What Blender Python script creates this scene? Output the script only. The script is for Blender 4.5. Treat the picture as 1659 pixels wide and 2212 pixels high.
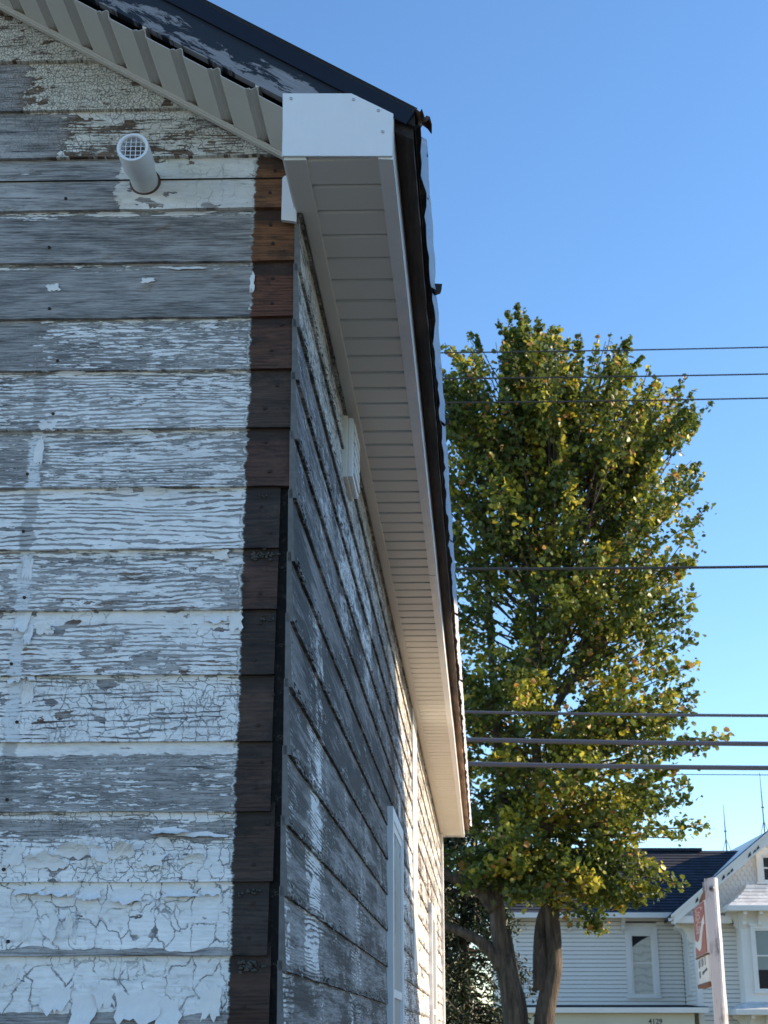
import bpy, bmesh, math, random
import numpy as np
from mathutils import Vector, Matrix, noise as mnoise
R = math.radians
for o in list(bpy.data.objects): bpy.data.objects.remove(o)
scene = bpy.context.scene
COL = scene.collection

# ------------------------------------------------------------------ camera, sky, sun, exposure
EYE = Vector((0.0, 0.0, 1.55)); TILT = R(19.47)
cam = bpy.data.cameras.new('camera'); camo = bpy.data.objects.new('camera', cam); COL.objects.link(camo)
camo.location = EYE; camo.rotation_euler = (R(90) + TILT, 0, 0)
cam.sensor_fit = 'HORIZONTAL'; cam.sensor_width = 36; cam.lens = 36 * 3200 / 1659
cam.clip_start = 0.05; cam.clip_end = 3000
cam.dof.use_dof = True; cam.dof.focus_distance = 3.7; cam.dof.aperture_fstop = 22
scene.camera = camo

SUN_AZ, SUN_EL = 83.0, 24.0            # azimuth from +y towards +x
world = bpy.data.worlds.new('World'); scene.world = world; world.use_nodes = True
wn = world.node_tree; wn.nodes.clear()
sky = wn.nodes.new('ShaderNodeTexSky'); sky.sky_type = 'NISHITA'; sky.sun_disc = False
sky.sun_elevation = R(SUN_EL); sky.sun_rotation = R(SUN_AZ)
sky.air_density = 1.0; sky.dust_density = 0.0; sky.ozone_density = 3.4
bg = wn.nodes.new('ShaderNodeBackground'); bg.inputs['Strength'].default_value = 0.15
wo = wn.nodes.new('ShaderNodeOutputWorld')
hs = wn.nodes.new('ShaderNodeHueSaturation'); hs.inputs['Saturation'].default_value = 1.09
wn.links.new(sky.outputs[0], hs.inputs['Color']); wn.links.new(hs.outputs[0], bg.inputs[0]); wn.links.new(bg.outputs[0], wo.inputs[0])
sl = bpy.data.lights.new('sun', 'SUN'); sl.energy = 5.0; sl.angle = R(0.5); sl.color = (1.0, 0.80, 0.56)
slo = bpy.data.objects.new('sun', sl); COL.objects.link(slo)
sdir = Vector((math.sin(R(SUN_AZ)) * math.cos(R(SUN_EL)), math.cos(R(SUN_AZ)) * math.cos(R(SUN_EL)), math.sin(R(SUN_EL))))
slo.rotation_euler = sdir.to_track_quat('Z', 'Y').to_euler(); slo.location = (8, 10, 12)
vs = scene.view_settings
vs.view_transform = 'Standard'; vs.look = 'None'; vs.gamma = 1; vs.use_curve_mapping = False
vs.exposure = 0.97

# ------------------------------------------------------------------ frames of reference
def at(px, py, Y):                     # a point of the photograph (1659 x 2212 grid) at depth Y
    u = (px - 829.5) / 3200; v = (1106 - py) / 3200
    d = Vector((u, math.cos(TILT) - v * math.sin(TILT), math.sin(TILT) + v * math.cos(TILT)))
    return EYE + d * (Y / d.y)
A1, A2 = R(1.4), R(3.7)
E1 = Vector((math.cos(A1), -math.sin(A1), 0)); E2 = Vector((math.sin(A2), math.cos(A2), 0))
K = Vector((-0.212, 3.2, 0))
def H(a, b, z): return K + E1 * a + E2 * b + Vector((0, 0, z))   # house: a along gable wall, b along side wall

# ------------------------------------------------------------------ node helper
class S:
    def __init__(s, g, k): s.g, s.k = g, k
    def __add__(s, o): return s.g.m('ADD', s, o)
    __radd__ = __add__
    def __sub__(s, o): return s.g.m('SUBTRACT', s, o)
    def __rsub__(s, o): return s.g.m('SUBTRACT', o, s)
    def __mul__(s, o): return s.g.m('MULTIPLY', s, o)
    __rmul__ = __mul__
class G:
    def __init__(g, name):
        g.mat = bpy.data.materials.new(name); g.mat.use_nodes = True
        g.t = g.mat.node_tree; g.t.nodes.clear()
        g.out = g.n('ShaderNodeOutputMaterial'); g.b = g.n('ShaderNodeBsdfPrincipled')
        g.t.links.new(g.b.outputs[0], g.out.inputs[0])
        tc = g.n('ShaderNodeTexCoord'); sp = g.n('ShaderNodeSeparateXYZ')
        g.geo = None
        g.objsock = tc.outputs['Object']
        g.t.links.new(tc.outputs['Object'], sp.inputs[0])
        g.x, g.y, g.z = (S(g, sp.outputs[i]) for i in range(3))
    def n(g, t): return g.t.nodes.new(t)
    def put(g, v, sock):
        if isinstance(v, S): g.t.links.new(v.k, sock)
        elif hasattr(v, 'is_output'): g.t.links.new(v, sock)
        else:
            if hasattr(sock.default_value, '__len__') and len(sock.default_value) == 4 and len(v) == 3: v = (*v, 1)
            sock.default_value = v
    def m(g, op, a, b=0.0):
        n = g.n('ShaderNodeMath'); n.operation = op; g.put(a, n.inputs[0]); g.put(b, n.inputs[1]); return S(g, n.outputs[0])
    def vec(g, x, y, z=0.0):
        n = g.n('ShaderNodeCombineXYZ'); g.put(x, n.inputs[0]); g.put(y, n.inputs[1]); g.put(z, n.inputs[2]); return S(g, n.outputs[0])
    def noise(g, v, scale=1.0, detail=3.0, rough=0.55, dist=0.0):   # centred on 0
        n = g.n('ShaderNodeTexNoise'); g.put(v, n.inputs['Vector']); g.put(scale, n.inputs['Scale']); n.inputs['Detail'].default_value = detail
        n.inputs['Roughness'].default_value = rough; n.inputs['Distortion'].default_value = dist
        return S(g, n.outputs[0]) - 0.5
    def vor(g, v, scale=1.0, feature='DISTANCE_TO_EDGE', rnd=1.0, metric='EUCLIDEAN'):
        n = g.n('ShaderNodeTexVoronoi'); n.feature = 'F1' if feature == 'F1d' else feature
        if feature != 'DISTANCE_TO_EDGE': n.distance = metric
        n.voronoi_dimensions = '2D' if metric != 'EUCLIDEAN' else '3D'; g.put(v, n.inputs['Vector']); n.inputs['Scale'].default_value = scale
        n.inputs['Randomness'].default_value = rnd
        if feature == 'F1':
            s = g.n('ShaderNodeSeparateColor'); g.t.links.new(n.outputs['Color'], s.inputs[0]); return S(g, s.outputs[0])
        return S(g, n.outputs['Distance'])
    def ss(g, x, lo, hi):
        n = g.n('ShaderNodeMapRange'); n.interpolation_type = 'SMOOTHSTEP'; g.put(x, n.inputs[0])
        g.put(lo, n.inputs[1]); g.put(hi, n.inputs[2]); n.inputs[3].default_value = 0; n.inputs[4].default_value = 1
        return S(g, n.outputs[0])
    def mix(g, f, a, b):
        n = g.n('ShaderNodeMix'); n.data_type = 'RGBA'; g.put(f, n.inputs[0]); g.put(a, n.inputs[6]); g.put(b, n.inputs[7]); return S(g, n.outputs[2])
    def scale(g, c, f):
        n = g.n('ShaderNodeMix'); n.data_type = 'RGBA'; n.blend_type = 'MULTIPLY'; n.inputs[0].default_value = 1
        g.put(c, n.inputs[6])
        cc = g.n('ShaderNodeCombineColor'); [g.put(f, cc.inputs[i]) for i in range(3)]
        g.t.links.new(cc.outputs[0], n.inputs[7]); return S(g, n.outputs[2])
    def rnd(g):
        n = g.n('ShaderNodeNewGeometry'); return S(g, n.outputs['Random Per Island'])
    def objrnd(g):
        n = g.n('ShaderNodeObjectInfo'); return S(g, n.outputs['Random'])
    def done(g, col, rough=0.6, height=None, dist=0.001, strength=1.0, metal=0.0, spec=None):
        g.put(col, g.b.inputs['Base Color']); g.put(rough, g.b.inputs['Roughness']); g.put(metal, g.b.inputs['Metallic'])
        if spec is not None: g.b.inputs['Specular IOR Level'].default_value = spec
        if height is not None:
            n = g.n('ShaderNodeBump'); g.put(height, n.inputs['Height']); n.inputs['Distance'].default_value = dist
            n.inputs['Strength'].default_value = strength; g.t.links.new(n.outputs[0], g.b.inputs['Normal'])
        return g.mat

def plain(name, col, rough=0.5, var=0.12, nscale=6.0, bump=0.0, metal=0.0, spec=None, fine=60.0):
    g = G(name); n1 = g.noise(g.objsock, nscale, 4); n2 = g.noise(g.objsock, fine, 3)
    c = g.scale(col, n1 * (2 * var) + n2 * var + 1.0)
    return g.done(c, g.m('ADD', n1 * 0.2, rough), n2 if bump else None, bump or 0.001, metal=metal, spec=spec)

# ------------------------------------------------------------------ mesh helpers
def obj(name, me, mat=None, parent=None, label=None, cat=None, group=None, kind=None):
    o = bpy.data.objects.new(name, me); COL.objects.link(o)
    if mat is not None and me is not None and not me.materials: me.materials.append(mat)
    if parent is not None: o.parent = parent
    tag(o, label, cat, group, kind); return o
def tag(o, label=None, cat=None, group=None, kind=None):
    if label: o['label'] = label
    if cat: o['category'] = cat
    if group: o['group'] = group
    if kind: o['kind'] = kind
    return o
def empty(name, label=None, cat=None, group=None, loc=(0, 0, 0)):
    o = bpy.data.objects.new(name, None); COL.objects.link(o); o.location = loc; o.empty_display_size = 0.2
    return tag(o, label, cat, group)
def pmesh(name, vs_, fs, smooth=False):
    me = bpy.data.meshes.new(name); me.from_pydata([tuple(v) for v in vs_], [], fs); me.update()
    if smooth: me.shade_smooth()
    return me
def bmx(name, bm, smooth=False):
    bmesh.ops.recalc_face_normals(bm, faces=bm.faces[:])
    me = bpy.data.meshes.new(name); bm.to_mesh(me); bm.free()
    if smooth: me.shade_smooth()
    return me
BOXF = [(0, 3, 2, 1), (4, 5, 6, 7), (0, 1, 5, 4), (1, 2, 6, 5), (2, 3, 7, 6), (3, 0, 4, 7)]
def box_into(bm, pts, bev=0.0):
    vv = [bm.verts.new(p) for p in pts]; fs = [bm.faces.new([vv[i] for i in f]) for f in BOXF]
    if bev: bmesh.ops.bevel(bm, geom=list({e for f in fs for e in f.edges}), offset=bev, segments=2, affect='EDGES', profile=0.6)
def hpts(a0, a1, b0, b1, z0, z1):
    return [H(a0, b0, z0), H(a1, b0, z0), H(a1, b1, z0), H(a0, b1, z0), H(a0, b0, z1), H(a1, b0, z1), H(a1, b1, z1), H(a0, b1, z1)]
def wpts(x0, x1, y0, y1, z0, z1):
    return [Vector(p) for p in ((x0, y0, z0), (x1, y0, z0), (x1, y1, z0), (x0, y1, z0), (x0, y0, z1), (x1, y0, z1), (x1, y1, z1), (x0, y1, z1))]
def hbox(name, mat, parent, *r, bev=0.0):
    bm = bmesh.new(); box_into(bm, hpts(*r), bev); return obj(name, bmx(name, bm), mat, parent)
def wbox(name, mat, parent, *r, bev=0.0):
    bm = bmesh.new(); box_into(bm, wpts(*r), bev); return obj(name, bmx(name, bm), mat, parent)
def prism(bm, poly, f0, f1):           # poly: list of 2-tuples, f0/f1 map them to the two ends
    n = len(poly); A = [bm.verts.new(f0(*p)) for p in poly]; B = [bm.verts.new(f1(*p)) for p in poly]
    bm.faces.new(A[::-1]); bm.faces.new(B)
    for i in range(n): bm.faces.new([A[i], A[(i + 1) % n], B[(i + 1) % n], B[i]])
def tube_into(bm, pts, rad, seg=8, cap=True):
    rings = []; n = len(pts); up = Vector((0.3, 0.2, 1))
    for i, p in enumerate(pts):
        t = (Vector(pts[min(i + 1, n - 1)]) - Vector(pts[max(i - 1, 0)])).normalized()
        s = t.cross(up); s = s.normalized() if s.length > 1e-4 else Vector((1, 0, 0)); w = s.cross(t)
        r = rad[i] if hasattr(rad, '__len__') else rad
        rings.append([bm.verts.new(Vector(p) + (s * math.cos(k * math.tau / seg) + w * math.sin(k * math.tau / seg)) * r) for k in range(seg)])
    for A, B in zip(rings, rings[1:]):
        for k in range(seg): bm.faces.new([A[k], A[(k + 1) % seg], B[(k + 1) % seg], B[k]])
    if cap: bm.faces.new(rings[0][::-1]); bm.faces.new(rings[-1])
def text_mesh(body, size, font_shear=0.0, depth=0.0):
    cu = bpy.data.curves.new('lettering', 'FONT'); cu.body = body; cu.size = size; cu.shear = font_shear; cu.extrude = depth
    cu.align_x = 'CENTER'; cu.align_y = 'CENTER'; cu.offset = 0.006 * size
    t = bpy.data.objects.new('lettering', cu); COL.objects.link(t)
    dg = bpy.context.evaluated_depsgraph_get(); me = bpy.data.meshes.new_from_object(t.evaluated_get(dg))
    bpy.data.objects.remove(t); bpy.data.curves.remove(cu); return me

# ------------------------------------------------------------------ siding material
def siding(name, axis, zb, seed, cov=0.0, ring=0.1, dash=0.5, blob=0.5, chip=0.0, crack=0.0, brown=0.0, cream=0.0, freq=105, extra=None,
           corner=None, joint=None, mold=0.0, dark=1.0, chipsize=34.0, crackscale=26.0, thick=1.0, brown_x=None, crackw=0.07, soft=0.03, stain=0.0):
    g = G(name); u = g.x if axis == 'x' else g.y; v = g.z; w = v - zb
    us, vs_ = u + seed * 3.71, v + seed * 1.37
    def N(su, sv, d=4, rough=0.6, dist=0.0, k=0.0): return g.noise(g.vec(us * su, vs_ * sv, seed + k), 1.0, d, rough, dist)
    if axis == 'y': fu = 0.62
    else: fu = 1.0
    warp = N(1.3 * fu, 7.0, 2, 0.5)
    ringv = g.m('SINE', (v * freq + warp * 8.0 + N(9 * fu, 34, 4, 0.65) * 2.0) * math.tau)
    line = g.ss(ringv, -0.1, 0.9)
    fine = N(16 * fu, 330, 3, 0.75, k=3); med = N(5.0 * fu, 75, 5, 0.7, k=5); low = N(2.4 * fu, 7, 3, 0.5, k=7)
    # bare wood
    tone = med * 1.1 + fine * 1.3 + ringv * 0.05 + low * 0.9 + N(11 * fu, 40, 6, 0.75, k=6) * 0.8
    wood = g.mix(g.ss(tone, -0.55, 0.5), (0.085 * dark, 0.080 * dark, 0.078 * dark), (0.50 * dark, 0.475 * dark, 0.455 * dark))
    bw = g.mix(g.ss(tone, -0.5, 0.5), (0.07, 0.045, 0.03), (0.27, 0.19, 0.135))
    bmask = g.ss(N(7 * fu, 20, 4, 0.65, k=11) + (brown - 0.5), -0.06, 0.10)
    if brown_x is not None: bmask = bmask * g.ss(u + N(11, 24, 6, 0.7, k=81) * 0.20, brown_x - .02, brown_x + .02)
    wood = g.mix(bmask, wood, bw)
    kd = g.vor(g.vec(us * 2.6 * fu + N(8, 20, 2, k=101) * 0.25, vs_ * 5.2 + N(8, 20, 2, k=102) * 0.25, seed), 1.0, 'F1d')
    wood = g.mix((1.0 - g.ss(kd, 0.04, 0.16)) * 0.75, wood, (0.045, 0.034, 0.028))
    ck = (1.0 - g.ss(g.m('ABSOLUTE', N(1.1 * fu, 60, 2, 0.5, k=103)), 0.0, 0.016)) * g.ss(N(5 * fu, 30, 3, k=104), 0.0, 0.10)
    wood = g.mix(ck * 0.85, wood, (0.03, 0.028, 0.026))
    if stain > 0:
        st = g.ss(N(2.4 * fu, 26, 6, 0.72, k=91) + N(2.0 * fu, 4, 2, k=92) * 0.8 + (stain - 0.5), -0.02, 0.12); wood = g.mix(st * 0.85, wood, (0.038, 0.034, 0.030))
    # paint that is left
    brk = g.ss(N(8 * fu, 42, 3, 0.6, k=15), -0.16, 0.12)
    val = line * brk * (-3.2 * ring) + N(24 * fu, 150, 6, 0.8, k=13) * dash + N(8 * fu, 22, 8, 0.74, 0.3, k=17) * (blob * 1.25) + (cov + ring * 0.9)
    if extra: val = val + extra(g, u, w, N)
    paint = g.ss(val, -soft, soft) if soft > .05 else g.ss(val, 0.0, soft)
    dist = g.vec(us * fu + N(22, 30, 5, 0.7, k=19) * 0.034, vs_ * 1.0 + N(22, 30, 5, 0.7, k=23) * 0.024, seed)
    if chip > 0:
        cv = g.n('ShaderNodeVectorMath'); cv.operation = 'MULTIPLY'; g.put(dist, cv.inputs[0]); cv.inputs[1].default_value = (1.0, 1.5, 1)
        cell = g.vor(S(g, cv.outputs[0]), chipsize, 'F1', 0.9, 'CHEBYCHEV')
        gone = g.ss(cell * 0.55 + N(6 * fu, 13, 5, 0.65, k=29) * 2.4, 0.80 - chip, 0.81 - chip)
        paint = paint * (1.0 - gone)
    crk = None
    if crack > 0:
        cv = g.n('ShaderNodeVectorMath'); cv.operation = 'MULTIPLY'; g.put(dist, cv.inputs[0]); cv.inputs[1].default_value = (1.35, 1.0, 1)
        d1 = g.vor(S(g, cv.outputs[0]), crackscale, 'F2', 0.95, 'CHEBYCHEV') - g.vor(S(g, cv.outputs[0]), crackscale, 'F1d', 0.95, 'CHEBYCHEV')
        d2 = g.vor(S(g, cv.outputs[0]), crackscale * 2.3, 'F2', 0.95, 'CHEBYCHEV') - g.vor(S(g, cv.outputs[0]), crackscale * 2.3, 'F1d', 0.95, 'CHEBYCHEV')
        amt = g.ss(N(5 * fu, 11, 4, k=31) + (crack - 0.5), -0.10, 0.16)
        amt2 = g.ss(N(9 * fu, 22, 4, k=33) + (crack - 0.68), -0.08, 0.12)
        brk2 = g.ss(N(30, 40, 3, k=35), -0.22, 0.05)
        crk = g.m('MAXIMUM', (1.0 - g.ss(d1, 0.0, crackw)) * amt * brk2, (1.0 - g.ss(d2, 0.02, crackw * 2.0)) * amt2 * 0.8)
    tint = N(3 * fu, 6, 3, k=37)
    pc = g.mix(g.ss(tint + (cream - 0.5) * 1.4, -0.2, 0.2), (0.85, 0.835, 0.81), (0.72, 0.67, 0.57))
    pc = g.scale(pc, N(30, 60, 5, 0.7, k=41) * 0.45 + N(3, 8, 4, 0.6, k=43) * 0.34 + 1.0)
    if mold > 0:
        mm = g.ss(N(26 * fu, 64, 6, 0.78, k=47) + N(4 * fu, 8, 3, k=48) * 0.6 + (mold - 0.5), -0.03, 0.09)
        pc = g.mix(mm * 0.9, pc, (0.040, 0.038, 0.034)); wood = g.mix(mm * 0.6, wood, (0.030, 0.028, 0.026))
    if axis == 'y':
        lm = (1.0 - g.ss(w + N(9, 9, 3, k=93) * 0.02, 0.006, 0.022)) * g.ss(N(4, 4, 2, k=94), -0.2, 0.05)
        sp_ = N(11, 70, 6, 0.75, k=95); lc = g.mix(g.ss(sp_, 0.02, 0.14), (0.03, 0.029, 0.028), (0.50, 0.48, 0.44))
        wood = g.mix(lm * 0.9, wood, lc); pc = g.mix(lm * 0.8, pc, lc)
    thin = g.ss(N(20 * fu, 95, 5, 0.75, k=109) + N(4 * fu, 9, 3, k=110) * 0.5, -0.30, 0.06) * 0.42 + 0.58
    col = g.mix(paint * thin, wood, pc)
    # dirty rim where the paint film breaks off
    rim = paint * (1.0 - g.ss(val, 0.045, 0.11))
    col = g.mix(rim * 0.45, col, (0.24, 0.20, 0.16))
    h = paint * thick + fine * 0.22 * (1.0 - paint) + ringv * 0.12 + N(60, 60, 2, k=53) * 0.12
    if crk is not None:
        col = g.mix(crk * paint * 0.85, col, (0.05, 0.045, 0.04)); h = h - crk * 0.7
    if joint is not None:              # old vertical seam line down the wall
        jx, jm = joint
        dj = g.m('ABSOLUTE', u - jx + N(14, 40, 5, 0.7, k=59) * 0.06)
        jw = 1.0 - g.ss(dj, 0.012, 0.018)
        if jm > 0: col = g.mix(jw * g.ss(N(20, 14, 3, k=61) + jm - 0.5, -.05, .05), col, (0.70, 0.71, 0.71)); h = h + jw * 0.5
        else: col = g.mix(jw * 0.5, col, g.scale(wood, 0.62))
    if corner is not None:             # strip that the removed corner board used to cover
        cx, cc = corner
        e = u - cx + N(16, 50, 6, 0.75, k=67) * 0.034 + (g.noise(g.vec(0.0, v * 9, seed), 1, 2)) * 0.012
        cm = g.ss(e, 0.0, 0.004)
        ct = med * 1.0 + fine * 0.7 + ringv * 0.10
        c2 = g.mix(g.ss(ct, -0.45, 0.45), tuple(c * 0.35 for c in cc), tuple(c * 1.7 for c in cc))
        cold = tuple(0.3 * c + k for c, k in zip(cc, (0.017, 0.014, 0.012)))
        c2 = g.mix(g.ss(w + low * 0.02, 0.112, 0.118), c2, cold)
        c2 = g.mix(g.ss(N(12, 30, 6, 0.7, k=71), 0.02, 0.22) * 0.85, c2, (0.014, 0.012, 0.011))
        c2 = g.mix(g.ss(N(9, 16, 4, 0.65, k=97), 0.0, 0.2) * 0.6, c2, tuple(1.9 * c for c in cc)); c2 = g.mix(g.ss(N(7, 11, 5, 0.7, k=99), 0.03, 0.2) * 0.75, c2, (0.020, 0.017, 0.015))
        col = g.mix(cm, col, c2)
        rimp = g.ss(e, -0.007, -0.004) * (1.0 - g.ss(e, 0.0, 0.003)) * g.ss(N(4, 40, 3, k=73), -0.04, 0.04)
        col = g.mix(rimp, col, (0.62, 0.62, 0.58))
        h = h * (1.0 - cm) + ringv * 0.12 * cm + fine * 0.3 * cm + rimp * 1.5
    return g.done(col, g.m('ADD', 0.78, paint * -0.18), h, 0.0019, 1.0, spec=0.3)

# ------------------------------------------------------------------ other materials
M = {}
M['vinyl'] = plain('vinyl_white', (0.69, 0.675, 0.62), 0.42, 0.04, 2.0, spec=0.4)
M['vinyl_beige'] = plain('vinyl_beige', (0.62, 0.585, 0.53), 0.42, 0.05, 3.0, spec=0.4)
def m_coil():
    g = G('coil_white'); n = g.noise(g.objsock, 9, 3); f = g.noise(g.vec(g.x * 40, g.y * 40, g.z * 7), 1, 5, 0.7); d = g.noise(g.objsock, 30, 5, 0.7)
    c = g.scale((0.80, 0.80, 0.81), n * 0.10 + f * 0.10 + 1.0); c = g.mix(g.ss(d, 0.22, 0.34) * 0.5, c, (0.42, 0.40, 0.37))
    return g.done(c, g.m('ADD', 0.36, f * 0.2), n + d * 0.05, 0.006)
M['coil'] = m_coil()
M['pvc'] = plain('pvc_white', (0.74, 0.74, 0.72), 0.40, 0.05, 9.0)
M['frame'] = plain('window_frame_white', (0.78, 0.79, 0.80), 0.4, 0.04, 5.0)
M['tar'] = (lambda g: g.done(g.mix(g.ss(g.noise(g.objsock, 30, 6, 0.75), 0.0, 0.22), (0.010, 0.010, 0.010), (0.075, 0.062, 0.05)), 0.9, g.noise(g.objsock, 60, 4), 0.006))(G('tar_paper'))
M['dark'] = plain('dark_void', (0.02, 0.019, 0.018), 0.9)
M['debris'] = plain('dirty_debris', (0.075, 0.068, 0.058), 0.95, 0.6, 40.0)
M['flake'] = plain('paint_film', (0.78, 0.76, 0.73), 0.6, 0.12, 25.0)
M['flake_dirty'] = (lambda g: g.done(g.mix(g.ss(g.rnd(), 0.35, 0.75), (0.03, 0.03, 0.03), (0.55, 0.55, 0.53)), 0.8))(G('dirty_paint_film'))
M['endgrain'] = plain('grey_end_grain', (0.15, 0.145, 0.14), 0.9, 0.4, 30.0)
M['screw'] = plain('screw_metal', (0.45, 0.46, 0.48), 0.4, metal=0.6)
M['nail'] = plain('rusty_nail', (0.03, 0.018, 0.012), 0.8)
def m_rake():
    g = G('peeling_black_paint'); t = g.x * 0.85 - g.z * 0.53; s = g.x * 0.53 + g.z * 0.85
    n = g.noise(g.vec(t * 9, s * 34, 1.0), 1, 6, 0.72, 0.5) + g.noise(g.vec(t * 3.2, s * 9, 4.0), 1, 3) * 1.0
    low = 1.0 - g.ss(s, 2.97, 3.05)
    p = g.ss(n + low * 0.34, 0.22, 0.27)
    col = g.mix(p, (0.0085, 0.012, 0.020), (0.24, 0.235, 0.25))
    col = g.scale(col, g.noise(g.vec(t * 12, s * 200), 1, 3) * 0.9 + 1.0)
    return g.done(col, 0.55, p * -0.6 + g.noise(g.vec(t * 12, s * 200), 1, 3) * 0.3, 0.0012)
M['rake'] = m_rake()
M['navy'] = plain('navy_metal', (0.008, 0.013, 0.024), 0.55, 0.35, 5.0, spec=0.25)
def m_rot():
    g = G('rotten_wood'); n = g.noise(g.vec(g.x * 60, g.y * 3, g.z * 60), 1, 5, 0.7); m_ = g.noise(g.vec(g.x * 9, g.y * 2.2, g.z * 9), 1, 3)
    far = g.ss(g.y + m_ * 2.0, 7.5, 12.0)
    c = g.mix(g.ss(n + m_, -0.3, 0.4), (0.010, 0.009, 0.009), (0.075, 0.05, 0.036))
    c = g.mix(far * 0.8, c, g.mix(g.ss(n + m_, -0.3, 0.3), (0.08, 0.045, 0.025), (0.32, 0.20, 0.12)))
    return g.done(c, 0.85, n, 0.004)
M['rot'] = m_rot()
def m_membrane():
    g = G('foil_underlayment'); n = g.noise(g.vec(g.x * 30, g.y * 8, g.z * 30), 1, 5, 0.7, 0.8)
    k = g.noise(g.vec(g.x * 60, g.y * 26 + g.z * 60, 2), 1, 3, 0.6)
    c = g.mix(g.ss(k, 0.15, 0.21), (0.84, 0.85, 0.86), (0.03, 0.03, 0.032))
    g.done(c, 0.35, n, 0.012)
    tr = g.n('ShaderNodeBsdfTranslucent'); g.put(c, tr.inputs[0]); mx = g.n('ShaderNodeMixShader'); mx.inputs[0].default_value = 0.8
    g.t.links.new(g.b.outputs[0], mx.inputs[1]); g.t.links.new(tr.outputs[0], mx.inputs[2]); g.t.links.new(mx.outputs[0], g.out.inputs[0]); return g.mat
M['foil'] = m_membrane()
M['felt'] = plain('black_felt', (0.010, 0.010, 0.011), 0.9, 0.4, 20, bump=0.003)
M['rust'] = plain('rusty_flashing', (0.10, 0.055, 0.04), 0.6, 0.6, 30, metal=0.3)
def m_shingle(name, c, row=7.0, seed=0):
    g = G(name); n = g.noise(g.objsock, 1.3, 4); f = g.noise(g.objsock, 45, 2)
    cell = g.vor(g.vec(g.x * 4.0, g.z * row, seed), 1, 'F1', 0.6)
    return g.done(g.scale(c, n * 0.5 + f * 0.5 + cell * 0.5 + 0.75), 0.85, f, 0.004)
M['shingle'] = m_shingle('asphalt_shingles_navy', (0.020, 0.027, 0.042))
M['shingle_dark'] = m_shingle('asphalt_shingles_dark', (0.03, 0.03, 0.032))
def m_glass():
    g = G('window_glass'); g.done((0.02, 0.025, 0.03), 0.04, spec=0.9); t = g.n('ShaderNodeBsdfTransparent'); mx = g.n('ShaderNodeMixShader'); mx.inputs[0].default_value = 0.92
    g.t.links.new(g.b.outputs[0], mx.inputs[1]); g.t.links.new(t.outputs[0], mx.inputs[2]); g.t.links.new(mx.outputs[0], g.out.inputs[0]); return g.mat
M['glass'] = m_glass()
M['screen'] = plain('insect_screen_glass', (0.26, 0.28, 0.30), 0.3, 0.05, 3)
M['pane_grey'] = plain('grey_glass_tone', (0.42, 0.46, 0.43), .9)  # grey-green sheet colour stands in for the tone of the bay glass
M['reflection'] = (lambda g: g.done(g.mix(g.ss(g.m('SINE', g.z * 34 + g.noise(g.objsock, 4, 2) * 9), 0.2, 0.9), (0.88, 0.82, 0.70), (0.74, 0.68, 0.57)), 0.9))(G('cream_reflection'))  # bright cream with wavy bands imitates a reflection in the window glass
def m_clap(name, c, peel=0.0):
    g = G(name); n = g.noise(g.objsock, 1.1, 4); f = g.noise(g.vec(g.x * 5, g.y * 5, g.z * 30), 1, 5, 0.7)
    c2 = g.scale(c, n * 0.25 + f * 0.12 + 1.0)
    c2 = g.mix(g.ss(f + g.noise(g.objsock, 0.7, 3) * 0.7, 0.27 - peel, 0.33 - peel), c2, (0.20, 0.19, 0.17))
    return g.done(c2, 0.65)
M['clap'] = m_clap('old_white_clapboard', (0.83, 0.78, 0.71), 0.02)
M['trim'] = m_clap('old_white_trim', (0.83, 0.79, 0.73), -0.02)
M['beam'] = m_clap('cream_porch_beam', (0.66, 0.62, 0.50), -0.1)
def m_scale_():
    g = G('peeling_white_shingle'); cell = g.vor(g.objsock, 5.5, 'F1'); f = g.noise(g.objsock, 9, 5, 0.7)
    c = g.mix(g.ss(f, 0.10, 0.2), (0.62, 0.62, 0.61), (0.22, 0.21, 0.20))
    return g.done(g.scale(c, cell * 0.35 + 0.8), 0.8)
M['scale'] = m_scale_()
M['wire'] = plain('wire_black', (0.035, 0.036, 0.04), 0.6); M['cable'] = plain('cable_grey', (0.10, 0.10, 0.12), 0.5)
M['mast'] = plain('antenna_metal', (0.20, 0.20, 0.22), 0.5, metal=0.4)
def m_post():
    g = G('weathered_white_post'); f = g.noise(g.vec(g.x * 26, g.y * 26, g.z * 3.0), 1, 5, 0.7); n = g.noise(g.objsock, 5, 3)
    return g.done(g.mix(g.ss(f + n * 0.7, 0.0, 0.26), (0.50, 0.52, 0.56), (0.20, 0.20, 0.22)), 0.75, f, 0.006)
M['post'] = m_post()
M['red'] = plain('faded_red_paint', (0.36, 0.055, 0.04), 0.45, 0.12, 4.0)
M['signwhite'] = plain('sign_white', (0.70, 0.70, 0.68), 0.45, 0.1, 8.0)
M['letter_pink'] = plain('worn_white_lettering', (0.66, 0.50, 0.47), 0.5, 0.2, 20)
M['ink'] = plain('black_lettering', (0.03, 0.03, 0.035), 0.6)
M['rustwood'] = plain('rust_brown', (0.16, 0.08, 0.045), 0.8, 0.3, 9)
def m_bark():
    g = G('bark'); n = g.noise(g.vec(g.x * 14, g.y * 14, g.z * 2.2), 1, 6, 0.7, 0.6)
    m2 = g.noise(g.objsock, 1.4, 3)
    c = g.mix(g.ss(n + m2 * 0.5, -0.3, 0.4), (0.022, 0.016, 0.012), (0.21, 0.16, 0.115))
    return g.done(c, 0.9, n, 0.09)
M['bark'] = m_bark()
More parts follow.
